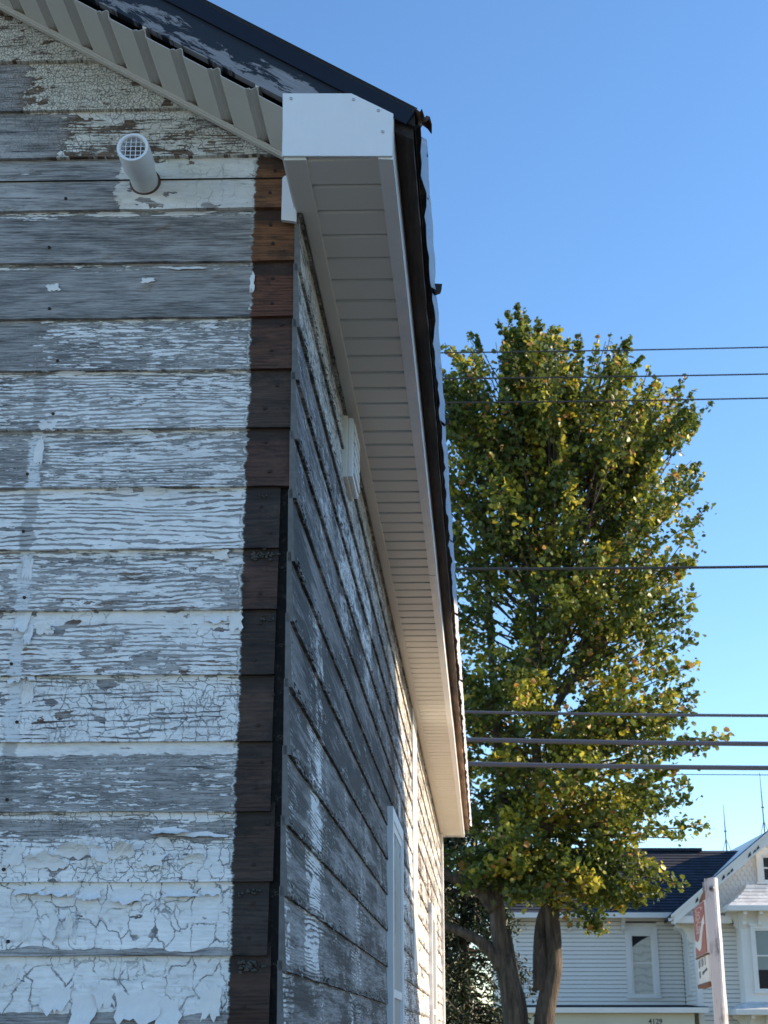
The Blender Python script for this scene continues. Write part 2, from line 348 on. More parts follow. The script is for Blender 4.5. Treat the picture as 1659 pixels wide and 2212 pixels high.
def m_leaf(name, cols, yellow, trans=0.45):
    g = G(name); r = g.rnd(); n = g.noise(g.objsock, 1.3, 4, 0.65)
    f = r * 0.30 + n * 1.35 + 0.34
    c = g.mix(g.ss(f, 0.05, 0.75), cols[0], cols[1])
    c = g.mix(g.ss(f + n * 0.6, yellow, yellow + 0.10), c, cols[2])
    r2 = g.m('FRACT', r * 37.7); c = g.mix(g.ss(r2 + n * 0.25, 0.955, 0.965), c, cols[3])
    g.put(c, g.b.inputs['Base Color']); g.b.inputs['Roughness'].default_value = 0.42; g.b.inputs['Specular IOR Level'].default_value = 0.45
    tr = g.n('ShaderNodeBsdfTranslucent'); g.put(c, tr.inputs[0]); mx = g.n('ShaderNodeMixShader'); mx.inputs[0].default_value = trans
    g.t.links.new(g.b.outputs[0], mx.inputs[1]); g.t.links.new(tr.outputs[0], mx.inputs[2]); g.t.links.new(mx.outputs[0], g.out.inputs[0])
    return g.mat
M['leaf'] = m_leaf('maple_leaves', ((0.032, 0.060, 0.017), (0.175, 0.215, 0.034), (0.52, 0.47, 0.06), (0.48, 0.26, 0.08)), 0.60, 0.45)
M['needle'] = m_leaf('spruce_needles', ((0.018, 0.030, 0.014), (0.040, 0.058, 0.022), (0.07, 0.075, 0.03), (0.08, 0.07, 0.03)), 0.9, 0.2)
M['grass'] = (lambda g: g.done(g.mix(g.ss(g.noise(g.objsock, 3, 6, .7), -.2, .2), (0.06, 0.085, 0.025), (0.19, 0.175, 0.075)), 0.9))(G('lawn'))
M['gravel'] = (lambda g: g.done(g.mix(g.ss(g.noise(g.objsock, 18, 5, .7), -.2, .2), (0.46, 0.33, 0.19), (0.74, 0.58, 0.38)), 0.9))(G('bounce_gravel'))
M['asphalt'] = plain('asphalt', (0.11, 0.105, 0.10), 0.9, 0.2, 3)
M['concrete'] = plain('concrete', (0.36, 0.34, 0.31), 0.85, 0.12, 3)

# ------------------------------------------------------------------ setting: ground
def sheet(name, mat, x0, x1, y0, y1, z):
    return obj(name, pmesh(name, [(x0, y0, z), (x1, y0, z), (x1, y1, z), (x0, y1, z)], [(0, 1, 2, 3)]), mat, kind='structure')
sheet('ground', M['grass'], -900, 900, -900, 900, -0.02)
sheet('bounce_ground', M['gravel'], 0.15, 6.5, 8.4, 17.9, -0.012)  # unseen gravel added to bounce warm sunlight onto the soffit
sheet('bounce_ground', M['asphalt'], 0.15, 6.5, -9, 8.38, -0.012)  # unseen dark asphalt added to keep bounce on the near soffit low
sheet('bounce_strip', plain('orange_bounce_brick', (0.50, 0.25, 0.11), .9, .2, 6), 0.5, 2.0, 8.6, 12.2, -0.006)  # unseen orange strip added to give the soffit a warm glow
sheet('bounce_strip', M['concrete'], -9, -0.4, -9, 1.6, -0.014)  # unseen pale paving added to throw light on the gable wall
sheet('road', M['asphalt'], -200, 200, 26.0, 33.0, -0.008)
wbox('pavement', M['concrete'], None, -200, 200, 18.0, 19.6, -0.02, 0.02)['kind'] = 'structure'

# ------------------------------------------------------------------ old house
house = empty('old_wooden_house', 'old house with peeling white clapboards, bare corner strip and new white soffit', 'house', loc=H(0, 0, 0))
bpy.context.view_layer.update()
HINV = Matrix.Translation(-H(0, 0, 0))
def part(o):                            # geometry is written in world space: keep it there under the house empty
    o.matrix_parent_inverse = HINV; return o
rng = random.Random(4)
LIPS = [4.06, 3.91, 3.761, 3.621, 3.471, 3.324, 3.174, 3.036, 2.885, 2.74, 2.59, 2.447, 2.299, 2.151, 2.001, 1.855, 1.706, 1.558, 1.41, 1.262, 1.114, 0.966, 0.818, 0.67, 0.522, 0.374]
HI = [4.06 + 0.148 * i for i in range(10, 0, -1)]
WID = -6.4                              # far corner of gable wall
SZ = 3.588; SL = 0.6215                 # underside of the rake soffit: z = SZ - SL * a
def board_front(zb, top, a_end, a_start, mat, seed):
    n = max(6, int((a_end - max(a_start, -1.4)) / 0.02)); As = [a_start] + list(np.linspace(max(a_start + 0.05, -1.4), a_end, n)) if a_start < -1.45 else list(np.linspace(a_start, a_end, n))
    vs_, fs = [], []
    for i, a in enumerate(As):
        j = mnoise.noise(Vector((a * 9, seed * 5.1, 0))) * 0.0016 + mnoise.noise(Vector((a * 55, seed * 5.1, 3))) * 0.0009
        k = mnoise.noise(Vector((a * 2.2, seed * 3.3, 7))) * 0.0022
        e = rng.uniform(-0.001, 0.002) if i == len(As) - 1 else 0
        for (b, z) in ((-0.017 + k, zb + j), (-0.016 + k, zb + 0.004 + j), (-0.0035, top + 0.02), (0.006, top + 0.02), (0.0, zb + j)):
            vs_.append(H(a + e, b, z))
    for i in range(len(As) - 1):
        for q in range(5):
            fs.append((i * 5 + q, (i + 1) * 5 + q, (i + 1) * 5 + (q + 1) % 5, i * 5 + (q + 1) % 5))
    fs.append((4, 3, 2, 1, 0)); L = (len(As) - 1) * 5; fs.append((L, L + 1, L + 2, L + 3, L + 4))
    me = pmesh('siding_board', vs_, fs); return part(obj('siding_board', me, mat, house))
step = lambda g, u, x0, lo, hi, N, k: g.ss(u + N(11, 24, 6, 0.7, k=k) * 0.20, x0 - 0.006, x0 + 0.012) * (hi - lo) + lo
def ext_left(x0, left, right):
    return lambda g, u, w, N: step(g, u, x0, left, right, N, 81)
def ext_top(t0, amount):
    return lambda g, u, w, N: g.ss(w + N(9, 30, 5, 0.7, k=85) * 0.045, t0 - 0.004, t0 + 0.006) * amount
def ext_sum(*f): return lambda g, u, w, N: (lambda L: L[0] if len(L) == 1 else sum(L[1:], L[0]))([h(g, u, w, N) for h in f])
def ext_low(t0, amount): return lambda g, u, w, N: (1.0 - g.ss(w + N(7, 7, 3, k=83) * 0.05, t0 - 0.008, t0 + 0.008)) * amount
C_ = lambda r, g_, b: (-0.318, (r, g_, b))
CX0 = H(-0.108, 0, 0).x; JX = H(-0.60, 0, 0).x
def cn(r, g_, b): return (CX0, (r * 1.45, g_ * 1.2, b * 1.05)) if r > .072 else (CX0, (r * 1.2, g_ * 0.95, b * 0.82))
def xa(a): return H(a, 0, 0).x
PR = {  # index in LIPS: look of each board
    0: dict(cov=0.10, ring=0.02, dash=0.35, blob=0.8, chip=0.34, crack=0.85, brown=0.75, cream=0.75, crackscale=38),
    1: dict(cov=0.12, ring=0.02, dash=0.3, blob=0.7, chip=0.26, crack=0.95, brown=0.72, cream=0.7, crackscale=40),
    2: dict(cov=0.10, ring=0.03, dash=0.3, blob=0.6, chip=0.20, crack=0.95, brown=0.66, cream=0.7, crackscale=40, brown_x=xa(-.71), extra=ext_left(xa(-0.71), -0.6, 0.05)),
    3: dict(cov=0.02, ring=0.05, dash=0.35, blob=0.9, chip=0.26, crack=0.7, brown=0.62, cream=0.55, crackscale=34, brown_x=xa(-.60), extra=ext_sum(ext_left(xa(-0.60), -0.34, 0.04), ext_top(0.115, 0.25))),
    4: dict(cov=-0.02, ring=0.02, dash=0.35, blob=1.0, chip=0.16, crack=0.45, brown=0.50, cream=0.5, brown_x=xa(-.40), corner=cn(0.115, 0.062, 0.032), extra=ext_left(xa(-0.45), -0.16, 0.26)),
    5: dict(cov=-0.40, ring=0.03, dash=0.95, blob=0.5, crack=0.2, brown=0.36, corner=cn(0.10, 0.052, 0.027), extra=ext_top(0.128, 0.42), dark=0.9),
    6: dict(cov=-0.37, ring=0.03, dash=0.95, blob=0.5, crack=0.2, brown=0.32, corner=cn(0.075, 0.038, 0.026), extra=ext_top(0.130, 0.34), dark=0.85),
    7: dict(cov=-0.05, ring=0.08, dash=1.0, blob=0.5, crack=0.25, brown=0.25, corner=cn(0.068, 0.043, 0.033), extra=ext_left(xa(-0.62), -0.12, 0.02), joint=(JX, 0.2)),
    8: dict(cov=-0.02, ring=0.13, dash=0.95, blob=0.45, crack=0.3, brown=0.25, corner=cn(0.05, 0.04, 0.033), joint=(JX, -1)),
    9: dict(cov=-0.06, ring=0.13, dash=0.95, blob=0.6, crack=0.35, brown=0.3, corner=cn(0.060, 0.040, 0.033), joint=(JX, 0.7), extra=ext_left(xa(-0.58), -0.05, 0.03)),
    10: dict(cov=0.03, ring=0.18, dash=0.8, blob=0.4, crack=0.25, brown=0.25, corner=cn(0.035, 0.030, 0.028), joint=(JX, -1), freq=82),
    11: dict(cov=-0.02, ring=0.12, dash=0.85, blob=0.7, chip=0.10, crack=0.4, brown=0.42, corner=cn(0.052, 0.036, 0.031), joint=(JX, 0.75), freq=78),
    12: dict(cov=0.05, ring=0.10, dash=0.85, blob=0.75, chip=0.12, crack=0.45, brown=0.45, corner=cn(0.030, 0.026, 0.023), joint=(JX, 0.8), extra=ext_top(0.118, 0.2)),
    13: dict(cov=0.14, ring=0.08, dash=0.8, blob=0.6, chip=0.08, crack=0.65, brown=0.45, corner=cn(0.047, 0.036, 0.030), joint=(JX, 0.8)),
    14: dict(cov=-0.04, ring=0.04, dash=1.1, blob=0.45, crack=0.2, brown=0.25, corner=cn(0.040, 0.031, 0.027), joint=(JX, -1), extra=ext_top(0.122, 0.3)),
    15: dict(cov=-0.10, ring=0.08, dash=0.9, blob=0.55, chip=0.08, crack=0.65, brown=0.3, corner=cn(0.042, 0.034, 0.029), extra=ext_sum(ext_low(0.085, 0.34), ext_top(0.128, 0.25)), thick=1.6),
    16: dict(cov=0.30, ring=0.02, dash=0.3, blob=0.75, chip=0.12, crack=0.62, brown=0.30, corner=cn(0.030, 0.027, 0.026), extra=ext_low(0.014, -0.6), chipsize=22, crackscale=17, thick=1.9),
    17: dict(cov=0.34, ring=0.02, dash=0.2, blob=0.75, chip=0.07, crack=0.62, brown=0.30, corner=cn(0.042, 0.028, 0.022), extra=ext_low(0.035, -0.7), chipsize=18, crackscale=14, thick=1.9),
}
ENDS = {4: -0.002, 5: -0.001, 6: 0.0, 7: -0.002, 8: -0.004, 9: -0.003, 10: -0.026, 11: -0.027, 12: -0.029, 13: -0.031, 14: -0.030, 15: -0.022, 16: -0.030, 17: -0.022}
boards = {}
allz = HI + LIPS
for q, zb in enumerate(allz):
    top = allz[q - 1] if q else zb + 0.148
    i = q - len(HI)
    a0 = WID
    if zb > 3.6:
        a1 = (SZ + 0.012 - zb) / SL; a0 = WID - a1
        if a1 - a0 < 0.3: continue
    else: a1 = ENDS.get(i, -0.02 + rng.uniform(-0.008, 0.004))
    p = PR.get(i)
    if p is None:
        p = dict(PR[1 if i < 0 else 16])
        if i < 0: p.pop('corner', None)
    mat = siding('peeling_board', 'x', zb, q * 1.73 + 0.4, **p)
    o = board_front(zb, top, a1, a0, mat, q); boards[i] = o
hbox_h = lambda name, mat, *r, bev=0.0, par=None: part(hbox(name, mat, house, *r, bev=bev))
# split lap inside board 4: a thin drip seam
hbox_h('drip_seam', M['dark'], -1.4, -0.004, -0.0152, -0.006, 3.5555, 3.5567)

# nails and old insect nests on the bare corner strip, children of their boards
bm = bmesh.new(); bmesh.ops.create_cone(bm, cap_ends=True, segments=8, radius1=0.0042, radius2=0.0036, depth=0.006); NAIL = bmx('nail', bm)
NAIL.materials.append(M['nail'])
def sub(o, par): o.parent = par; o.matrix_parent_inverse = par.matrix_world.inverted(); return o
bpy.context.view_layer.update()
for i in range(4, 18):
    zb = LIPS[i]
    for (da, dz) in ((rng.uniform(-.075, -.045), rng.uniform(.03, .05)), (rng.uniform(-.07, -.03), rng.uniform(.1, .125)), (rng.uniform(-.62, -.56), rng.uniform(.025, .05))):
        nl = bpy.data.objects.new('nail', NAIL); COL.objects.link(nl); sub(nl, boards[i])
        nl.location = H(da, -0.017 + dz * 0.075, zb + dz); nl.rotation_euler = (R(90), 0, 0)
def lump(name, par, cen, n, r, mat, seed, flat=0.6):
    rr = random.Random(seed); bm = bmesh.new()
    for _ in range(n):
        m4 = Matrix.Translation(cen + Vector((rr.gauss(0, r * 1.3), -abs(rr.gauss(0, r * .2)), rr.gauss(0, r * .5)))) @ Matrix.Diagonal((*[rr.uniform(.25, .6) * r] * 2, rr.uniform(.2, .5) * r, 1))
        bmesh.ops.create_icosphere(bm, subdivisions=1, radius=1, matrix=m4)
    for v in bm.verts: v.co += Vector((rr.uniform(-1, 1), rr.uniform(-1, 1), rr.uniform(-1, 1))) * r * 0.09
    o = obj(name, bmx(name, bm, True), mat, par); o['kind'] = 'stuff'; o.matrix_parent_inverse = par.matrix_world.inverted(); return o
for (i, a, dz, n, r) in ((11, -0.075, 0.128, 16, 0.010), (11, -0.045, 0.130, 10, 0.008), (12, -0.05, 0.13, 8, 0.007), (16, -0.07, 0.128, 10, 0.008), (17, -0.07, 0.128, 26, 0.011), (10, -0.06, 0.128, 6, 0.006), (5, -0.05, 0.06, 5, 0.005)):
    lump('insect_nest', boards[i], H(a, -0.009, LIPS[i] + dz), n, r, M['debris'], i * 7 + n)

# curling paint flakes: each one a thin bent chip on its board
def flake_mesh(w, h, curl, seed, edge):
    rr = random.Random(seed); nx, nz = 8, 6; front = []; sk = rr.uniform(-.35, .35)
    cx = [rr.uniform(-.14, .14) for _ in range(nz)]; cz = [rr.uniform(-.16, .16) for _ in range(nx)]
    for j in range(nz):
        for i in range(nx):
            s, t = i / (nx - 1) - .5, j / (nz - 1) - .5
            x = s * w * (1 + cx[j] * 1.6) + rr.uniform(-.06, .06) * w + t * sk * w; z = t * h * (1 + cz[i] * 2.2) + rr.uniform(-.06, .06) * h
            d = {'t': t + .5, 'b': .5 - t, 'r': s + .5, 'l': .5 - s}[edge]
            front.append(Vector((x, -0.0008 - curl * d ** 2.2, z)))
    back = [v + Vector((0, 0.0009, 0)) for v in front]; n = len(front); fs = []
    q = lambda i, j: j * nx + i
    for j in range(nz - 1):
        for i in range(nx - 1):
            fs.append((q(i, j), q(i + 1, j), q(i + 1, j + 1), q(i, j + 1))); fs.append((n + q(i, j), n + q(i, j + 1), n + q(i + 1, j + 1), n + q(i + 1, j)))
    rim = [q(i, 0) for i in range(nx)] + [q(nx - 1, j) for j in range(1, nz)] + [q(i, nz - 1) for i in range(nx - 2, -1, -1)] + [q(0, j) for j in range(nz - 2, 0, -1)]
    for k in range(len(rim)): A, B = rim[k], rim[(k + 1) % len(rim)]; fs.append((A, n + A, n + B, B))
    return pmesh('paint_flake', front + back, fs)
def flake(px, py, w, h, curl, edge, i, seed, mat='flake'):
    # px, py: where it sits on the gable wall of the photograph
    d = at(px, py, 1.0) - EYE; nrm = Vector((math.sin(A1), math.cos(A1), 0))
    zz = (EYE + d * ((K - EYE).dot(nrm) / d.dot(nrm))).z - LIPS[i]
    off = 0.0165 - 0.0125 * max(0, min(1, zz / 0.168))
    p = EYE + d * ((K - nrm * (off + .0004) - EYE).dot(nrm) / d.dot(nrm))
    o = obj('paint_flake', flake_mesh(w, h, curl, seed, edge), M[mat], None); o.rotation_euler = (R(-4.3), 0, -A1); sub(o, boards[i]); o.location = p
FL = [(95, 1862, .075, .03, .012, 't', 15), (170, 1838, .09, .028, .014, 't', 15), (215, 1845, .035, .03, .02, 'l', 15), (265, 1838, .05, .028, .022, 't', 15), (330, 1858, .05, .024, .012, 'r', 15), (30, 1850, .035, .05, .010, 'l', 15), (420, 1855, .04, .015, .01, 't', 15),
      (365, 1795, .07, .014, .016, 'b', 15), (430, 1803, .10, .011, .006, 'b', 15),
      (60, 1922, .07, .02, .012, 'b', 16), (130, 1925, .07, .024, .012, 'b', 16), (195, 1930, .045, .034, .016, 'b', 16), (275, 1935, .06, .03, .012, 'b', 16), (385, 1926, .07, .025, .012, 'b', 16), (455, 1925, .04, .02, .008, 'b', 16), (60, 2010, .02, .045, .008, 'l', 16), (115, 2005, .018, .05, .008, 'r', 16), (150, 2000, .02, .045, .01, 'r', 16),
      (180, 2185, .05, .06, .014, 'b', 17), (120, 2160, .05, .045, .008, 'b', 17), (300, 2175, .08, .06, .010, 'b', 17), (360, 2190, .05, .05, .012, 'b', 17), (455, 2165, .04, .06, .008, 'r', 17), (225, 2150, .04, .05, .007, 'l', 17), (20, 2110, .03, .04, .012, 'l', 17),
      (48, 1345, .03, .045, .012, 'b', 12), (62, 1370, .018, .05, .015, 'b', 12), (95, 1360, .04, .02, .012, 'r', 12), (36, 1465, .03, .03, .012, 'b', 13), (60, 1455, .04, .03, .010, 'b', 13), (60, 1500, .025, .04, .01, 't', 13), (478, 1200, .035, .022, .01, 'r', 11), (60, 1230, .018, .05, .008, 'l', 11),
      (335, 1063, .05, .012, .012, 't', 10), (270, 1061, .035, .01, .01, 't', 10), (85, 975, .022, .06, .006, 'r', 9), (105, 920, .04, .02, .01, 'l', 8), (330, 1463, .06, .008, .008, 't', 13), (200, 1463, .08, .008, .008, 't', 13), (300, 935, .06, .007, .008, 't', 9), (150, 808, .07, .007, .008, 't', 8),
      (510, 1340, .03, .045, .006, 'r', 12), (470, 1335, .05, .025, .006, 'b', 12), (300, 395, .04, .02, .004, 'r', 4), (250, 465, .10, .008, .006, 't', 5), (400, 463, .12, .006, .006, 't', 5), (115, 622, .03, .016, .004, 'r', 6), (320, 606, .03, .012, .004, 'r', 6), (545, 610, .01, .05, .004, 'r', 6), (400, 580, .10, .010, .004, 'b', 6)]
for k, (px, py, w, h, c, e, i) in enumerate(FL): flake(px, py, w, h, c, e, i, 100 + k)

# sheathing behind the boards, dark corner post left bare
part(obj('gable_sheathing', (lambda bm: (prism(bm, [(WID, 0.0), (-0.07, 0.0), (-0.07, SZ + 0.02), (WID / 2, SZ - SL * WID / 2 + 0.03), (WID, SZ + 0.02)], lambda a, z: H(a, 0.006, z), lambda a, z: H(a, 0.06, z)), bmx('gable_sheathing', bm))[1])(bmesh.new()), M['dark'], house))
hbox_h('side_sheathing', M['dark'], -0.07, -0.008, 0.07, 11.85, 0.0, 3.47)
hbox_h('corner_post', M['tar'], -0.069, -0.004, 0.004, 0.069, 0.0, 3.46, bev=0.004)
for i in range(9, 18):
    lump('corner_debris', boards[i], H(-0.014, 0.006, LIPS[i] + rng.uniform(.0, .14)), 16, 0.006, M['debris'], 50 + i)
hbox_h('foundation', M['concrete'], WID + 0.01, -0.012, 0.012, 11.8, -0.05, 0.37)
hbox_h('back_wall', M['trim'], WID + 0.02, -0.01, 11.82, 11.9, 0.37, 3.47)
hbox_h('left_wall', M['trim'], WID, WID + 0.06, 0.07, 11.8, 0.37, 3.47)

# ---- side wall boards
def board_side(zb, top, b0, b1, mat, seed):
    bs = [b0 + 0.035 * i for i in range(int(5.0 / 0.035))]; bs += list(np.linspace(bs[-1] + 0.1, b1, 60))
    vs_, fs = [], []
    for b in bs:
        j = mnoise.noise(Vector((b * 7, seed * 5.1, 0))) * 0.003 + mnoise.noise(Vector((b * 31, seed * 5.1, 3))) * 0.0022; k = mnoise.noise(Vector((b * 1.7, seed * 3.3, 7))) * 0.003
        for (a, z) in ((0.0125 + k * .6, zb + j), (0.0120 + k * .6, zb + 0.005 + j), (0.0035, top + 0.02), (-0.006, top + 0.02), (-0.004, zb + j)): vs_.append(H(a, b, z))
    for i in range(len(bs) - 1):
        for q in range(5): fs.append((i * 5 + (q + 1) % 5, (i + 1) * 5 + (q + 1) % 5, (i + 1) * 5 + q, i * 5 + q))
    fs.append((0, 1, 2, 3, 4)); L = (len(bs) - 1) * 5; fs.append((L + 4, L + 3, L + 2, L + 1, L))
    o = part(obj('siding_board', pmesh('siding_board', vs_, fs), mat, house)); o.data.materials.append(M['endgrain'])
    o.data.polygons[len(fs) - 2].material_index = 1; return o
Y0 = H(0, 0, 0).y
def ext_side(seed, zc):
    def f(g, u, w, N):
        band = g.noise(g.vec(u * 2.3 + 4.4, zc * 0.9, 1.0), 1, 3, 0.6)          # white and bare stretches run down several boards
        far = g.ss(u, Y0 + 3.2, Y0 + 5.5)
        v_ = band * 1.0 + far * 0.26
        for (u0, u1, z0, z1) in ((1.02, 1.75, 2.80, 3.02), (1.70, 2.35, 2.82, 3.06), (0.30, 0.62, 1.6, 2.5), (5.3, 5.9, 2.2, 3.1)):
            if z0 <= zc <= z1: v_ = v_ + g.ss(u + N(12, 20, 4, k=107) * 0.15, Y0 + u0, Y0 + u0 + .04) * (1.0 - g.ss(u + N(12, 20, 4, k=108) * 0.15, Y0 + u1, Y0 + u1 + .04)) * (0.75 if z0 > 2 else 0.22)
        return v_
    return f
SIDE = [z - 0.03 for z in LIPS if z < 3.5]
side_boards = {}
for q, zb in enumerate(SIDE):
    top = SIDE[q - 1] if q else zb + 0.05
    if q < 3: p = dict(cov=0.16, ring=0.02, dash=0.5, blob=0.6, chip=0.18, crack=0.95, brown=0.4, cream=0.6, mold=0.50, crackscale=24, brown_x=Y0 + 3.4)
    elif q < 6: p = dict(cov=-0.02, ring=0.04, dash=0.8, blob=0.8, chip=0.28, crack=0.8, brown=0.6, cream=0.4, mold=0.50, crackscale=24, brown_x=Y0 + 3.4, stain=.5, dark=.8)
    elif q < 9: p = dict(cov=-0.22, ring=0.05, dash=0.9, blob=0.8, chip=0.30, crack=0.6, brown=0.6, cream=0.3, mold=0.40, dark=0.72, brown_x=Y0 + 3.4, stain=.58, soft=.055)
    else: p = dict(cov=-0.22, ring=0.14, dash=0.7, blob=0.6, chip=0.28, crack=0.3, brown=0.6, cream=0.3, mold=0.34, dark=0.9, freq=90, brown_x=Y0 + 3.4, stain=.56, soft=.09)
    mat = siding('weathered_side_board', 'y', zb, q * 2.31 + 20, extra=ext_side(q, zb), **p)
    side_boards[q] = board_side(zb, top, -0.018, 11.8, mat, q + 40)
    if q < 14:                          # crust of broken paint hanging along the lower lip
        rr = random.Random(300 + q); bm = bmesh.new()
        for _ in range(240):
            b = 0.02 + 8.5 * rr.random() ** 1.5; c = H(0.0125 + rr.uniform(-.001, .002), b, zb + rr.uniform(-.006, .014) + (rr.random() ** 4) * .02)
            if mnoise.noise(Vector((b * 4, q * 3.3, 1))) < -0.15: continue
            s = rr.uniform(.004, .016); t = rr.uniform(.0015, .004); o_ = Vector((rr.uniform(.0, .0025), 0, 0))
            pts = [c + E2 * -s * .5 + Vector((0, 0, t * rr.uniform(.3, 1))) , c + E2 * s * .5 + Vector((0, 0, t * rr.uniform(.2, 1))), c + E2 * s * rr.uniform(.2, .6) + Vector((0, 0, -t)) + o_, c + E2 * -s * rr.uniform(.2, .6) + Vector((0, 0, -t * rr.uniform(.4, 1))) + o_]
            F = [bm.verts.new(p_) for p_ in pts]; B = [bm.verts.new(p_ + Vector((-.0015, 0, 0))) for p_ in pts]
            bm.faces.new(F); bm.faces.new(B[::-1])
            for k in range(4): bm.faces.new([F[k], B[k], B[(k + 1) % 4], F[(k + 1) % 4]])
        o = part(obj('flaking_paint_crust', bmx('flaking_paint_crust', bm), M['flake_dirty'], house)); o['kind'] = 'stuff'

# ---- things on the side wall that belong to the house
def side_window(b0, b1, z0, z1, name='window'):
    t = 0.055; out = 0.036
    w = bmesh.new()
    for r in ((b0, b0 + t, z0, z1), (b1 - t, b1, z0, z1), (b0 + t + .0005, b1 - t - .0005, z1 - t, z1), (b0 + t + .0005, b1 - t - .0005, z0, z0 + t)):
        box_into(w, hpts(-0.02, out, *r), 0.003)
    fr = part(obj(name, bmx(name, w), M['frame'], house))
    zm = (z0 + z1) / 2
    for (za, zc, o_) in ((z0 + t, zm + .02, 0.024), (zm - .02, z1 - t, 0.030)):
        s = bmesh.new(); u = 0.035
        for r in ((b0 + t, b0 + t + u, za, zc), (b1 - t - u, b1 - t, za, zc), (b0 + t + u, b1 - t - u, zc - u, zc), (b0 + t + u, b1 - t - u, za, za + u)): box_into(s, hpts(o_ - .03, o_, *r))
        so = obj('sash', bmx('sash', s), M['frame'], fr)
        so2 = obj('pane', (lambda bm: (box_into(bm, hpts(o_ - .008, o_ - .004, b0 + t + u, b1 - t - u, za + u, zc - u)), bmx('pane', bm))[1])(bmesh.new()), M['screen'], fr)
    return fr
bpy.context.view_layer.update()
side_window(3.36, 4.22, 0.95, 2.50)
side_window(8.35, 9.37, 0.95, 2.50)
hbox_h('vertical_trim_board', M['vinyl'], 0.002, 0.018, 5.75, 6.28, 1.9, 3.44, bev=0.003)
hbox_h('corner_board', M['frame'], -0.01, 0.035, 11.801, 11.95, 0.3, 3.45, bev=0.003)
# louvred exhaust vent under the soffit
vent = part(obj('exhaust_vent', (lambda bm: (box_into(bm, hpts(0.0, 0.024, 1.14, 1.37, 3.20, 3.41), .004), bmx('exhaust_vent', bm))[1])(bmesh.new()), M['vinyl'], house))
bpy.context.view_layer.update()
sub(hbox('vent_hood', M['frame'], None, 0.024, 0.040, 1.15, 1.36, 3.205, 3.405, bev=.004), vent)
for k in range(5): sub(hbox('louvre', M['vinyl'], None, 0.040, 0.046, 1.165, 1.345, 3.218 + k * .036, 3.244 + k * .036, bev=.002), vent)

# ---- eave soffit box with end cap
ZS = 3.455; BE = 12.1
hbox_h('soffit_wall_channel', M['vinyl'], 0.0125, 0.05, -0.021, BE - .01, ZS - 0.004, ZS + 0.02, bev=0.003)
hbox_h('soffit_wall_channel', M['vinyl'], -0.0025, 0.05, -0.2545, -0.0215, ZS - 0.0045, ZS + 0.02, bev=0.003)
PW = 0.117
prof = [(0, 0.006), (0.003, 0.001), (0.006, 0.0), (0.1020, 0.0), (0.1050, 0.003), (0.1060, 0.014), (0, 0.014)]
bm = bmesh.new(); prism(bm, prof, lambda b, z: E1 * 0.048 + E2 * b + Vector((0, 0, z)), lambda b, z: E1 * 0.218 + E2 * b + Vector((0, 0, z)))
SOF = bmx('soffit_panel', bm); SOF.materials.append(M['vinyl'])
k = 0
while -0.245 + (k + 1) * PW < BE:
    o = bpy.data.objects.new('soffit_panel', SOF); COL.objects.link(o); o.parent = house; o.matrix_parent_inverse = HINV
    o.location = H(0, -0.245 + k * PW, ZS + rng.uniform(-.0006, .0006)); k += 1
seg = [-0.255, 3.02, 6.3, 9.5, BE]
for b0, b1 in zip(seg, seg[1:]):       # aluminium fascia wrap: bottom lip and outer face, overlapping lengths
    w = rng.uniform(-.0015, .0015)
    bm = bmesh.new(); prism(bm, [(0.215, ZS - .006 + w), (0.248 + w, ZS - .008 + w), (0.2505 + w, 3.562), (0.245, 3.562), (0.243, ZS + .0), (0.215, ZS + .0)], lambda a, z: H(a, b0, z), lambda a, z: H(a, b1 - .002, z))
    part(obj('fascia_wrap', bmx('fascia_wrap', bm), M['coil'], house))
bm = bmesh.new()
prism(bm, [(-0.004, 3.458), (0.2475, 3.4535), (0.2505, 3.567), (0.153, 3.624), (-0.008, 3.627)], lambda a, z: H(a, -0.262, z), lambda a, z: H(a, -0.2555, z))
cap = part(obj('soffit_end_cap', bmx('soffit_end_cap', bm), M['coil'], house))
hbox_h('soffit_end_side', M['coil'], -0.007, -0.003, -0.2552, -0.0205, 3.46, 3.60)
bpy.context.view_layer.update()
bm = bmesh.new(); bmesh.ops.create_uvsphere(bm, u_segments=10, v_segments=6, radius=0.0042); bmesh.ops.scale(bm, verts=bm.verts, vec=(1, .5, 1)); SCREW = bmx('screw', bm, True); SCREW.materials.append(M['screw'])
for a, z in ((0.012, 3.612), (0.158, 3.607), (0.226, 3.518), (0.216, 3.576)):
    s = bpy.data.objects.new('screw', SCREW); COL.objects.link(s); sub(s, cap); s.location = H(a, -0.2625, z)
hbox_h('soffit_far_end_cap', M['coil'], 0.0, 0.2505, BE + .001, BE + .008, 3.45, 3.562)
hbox_h('soffit_gap_shadow', M['dark'], 0.022, 0.243, -0.24, BE - .02, ZS + 0.0145, 3.54)  # dark sheet seen through the panel gaps, stands in for groove shadow
bm = bmesh.new(); prism(bm, [(-0.037, 3.545), (-0.031, 3.552), (0.0, 3.552), (0.0, 3.422), (-0.037, 3.428)], lambda a, z: H(a, -0.030, z), lambda a, z: H(a, -0.0185, z))
part(obj('corner_flashing', bmx('corner_flashing', bm), M['coil'], house))

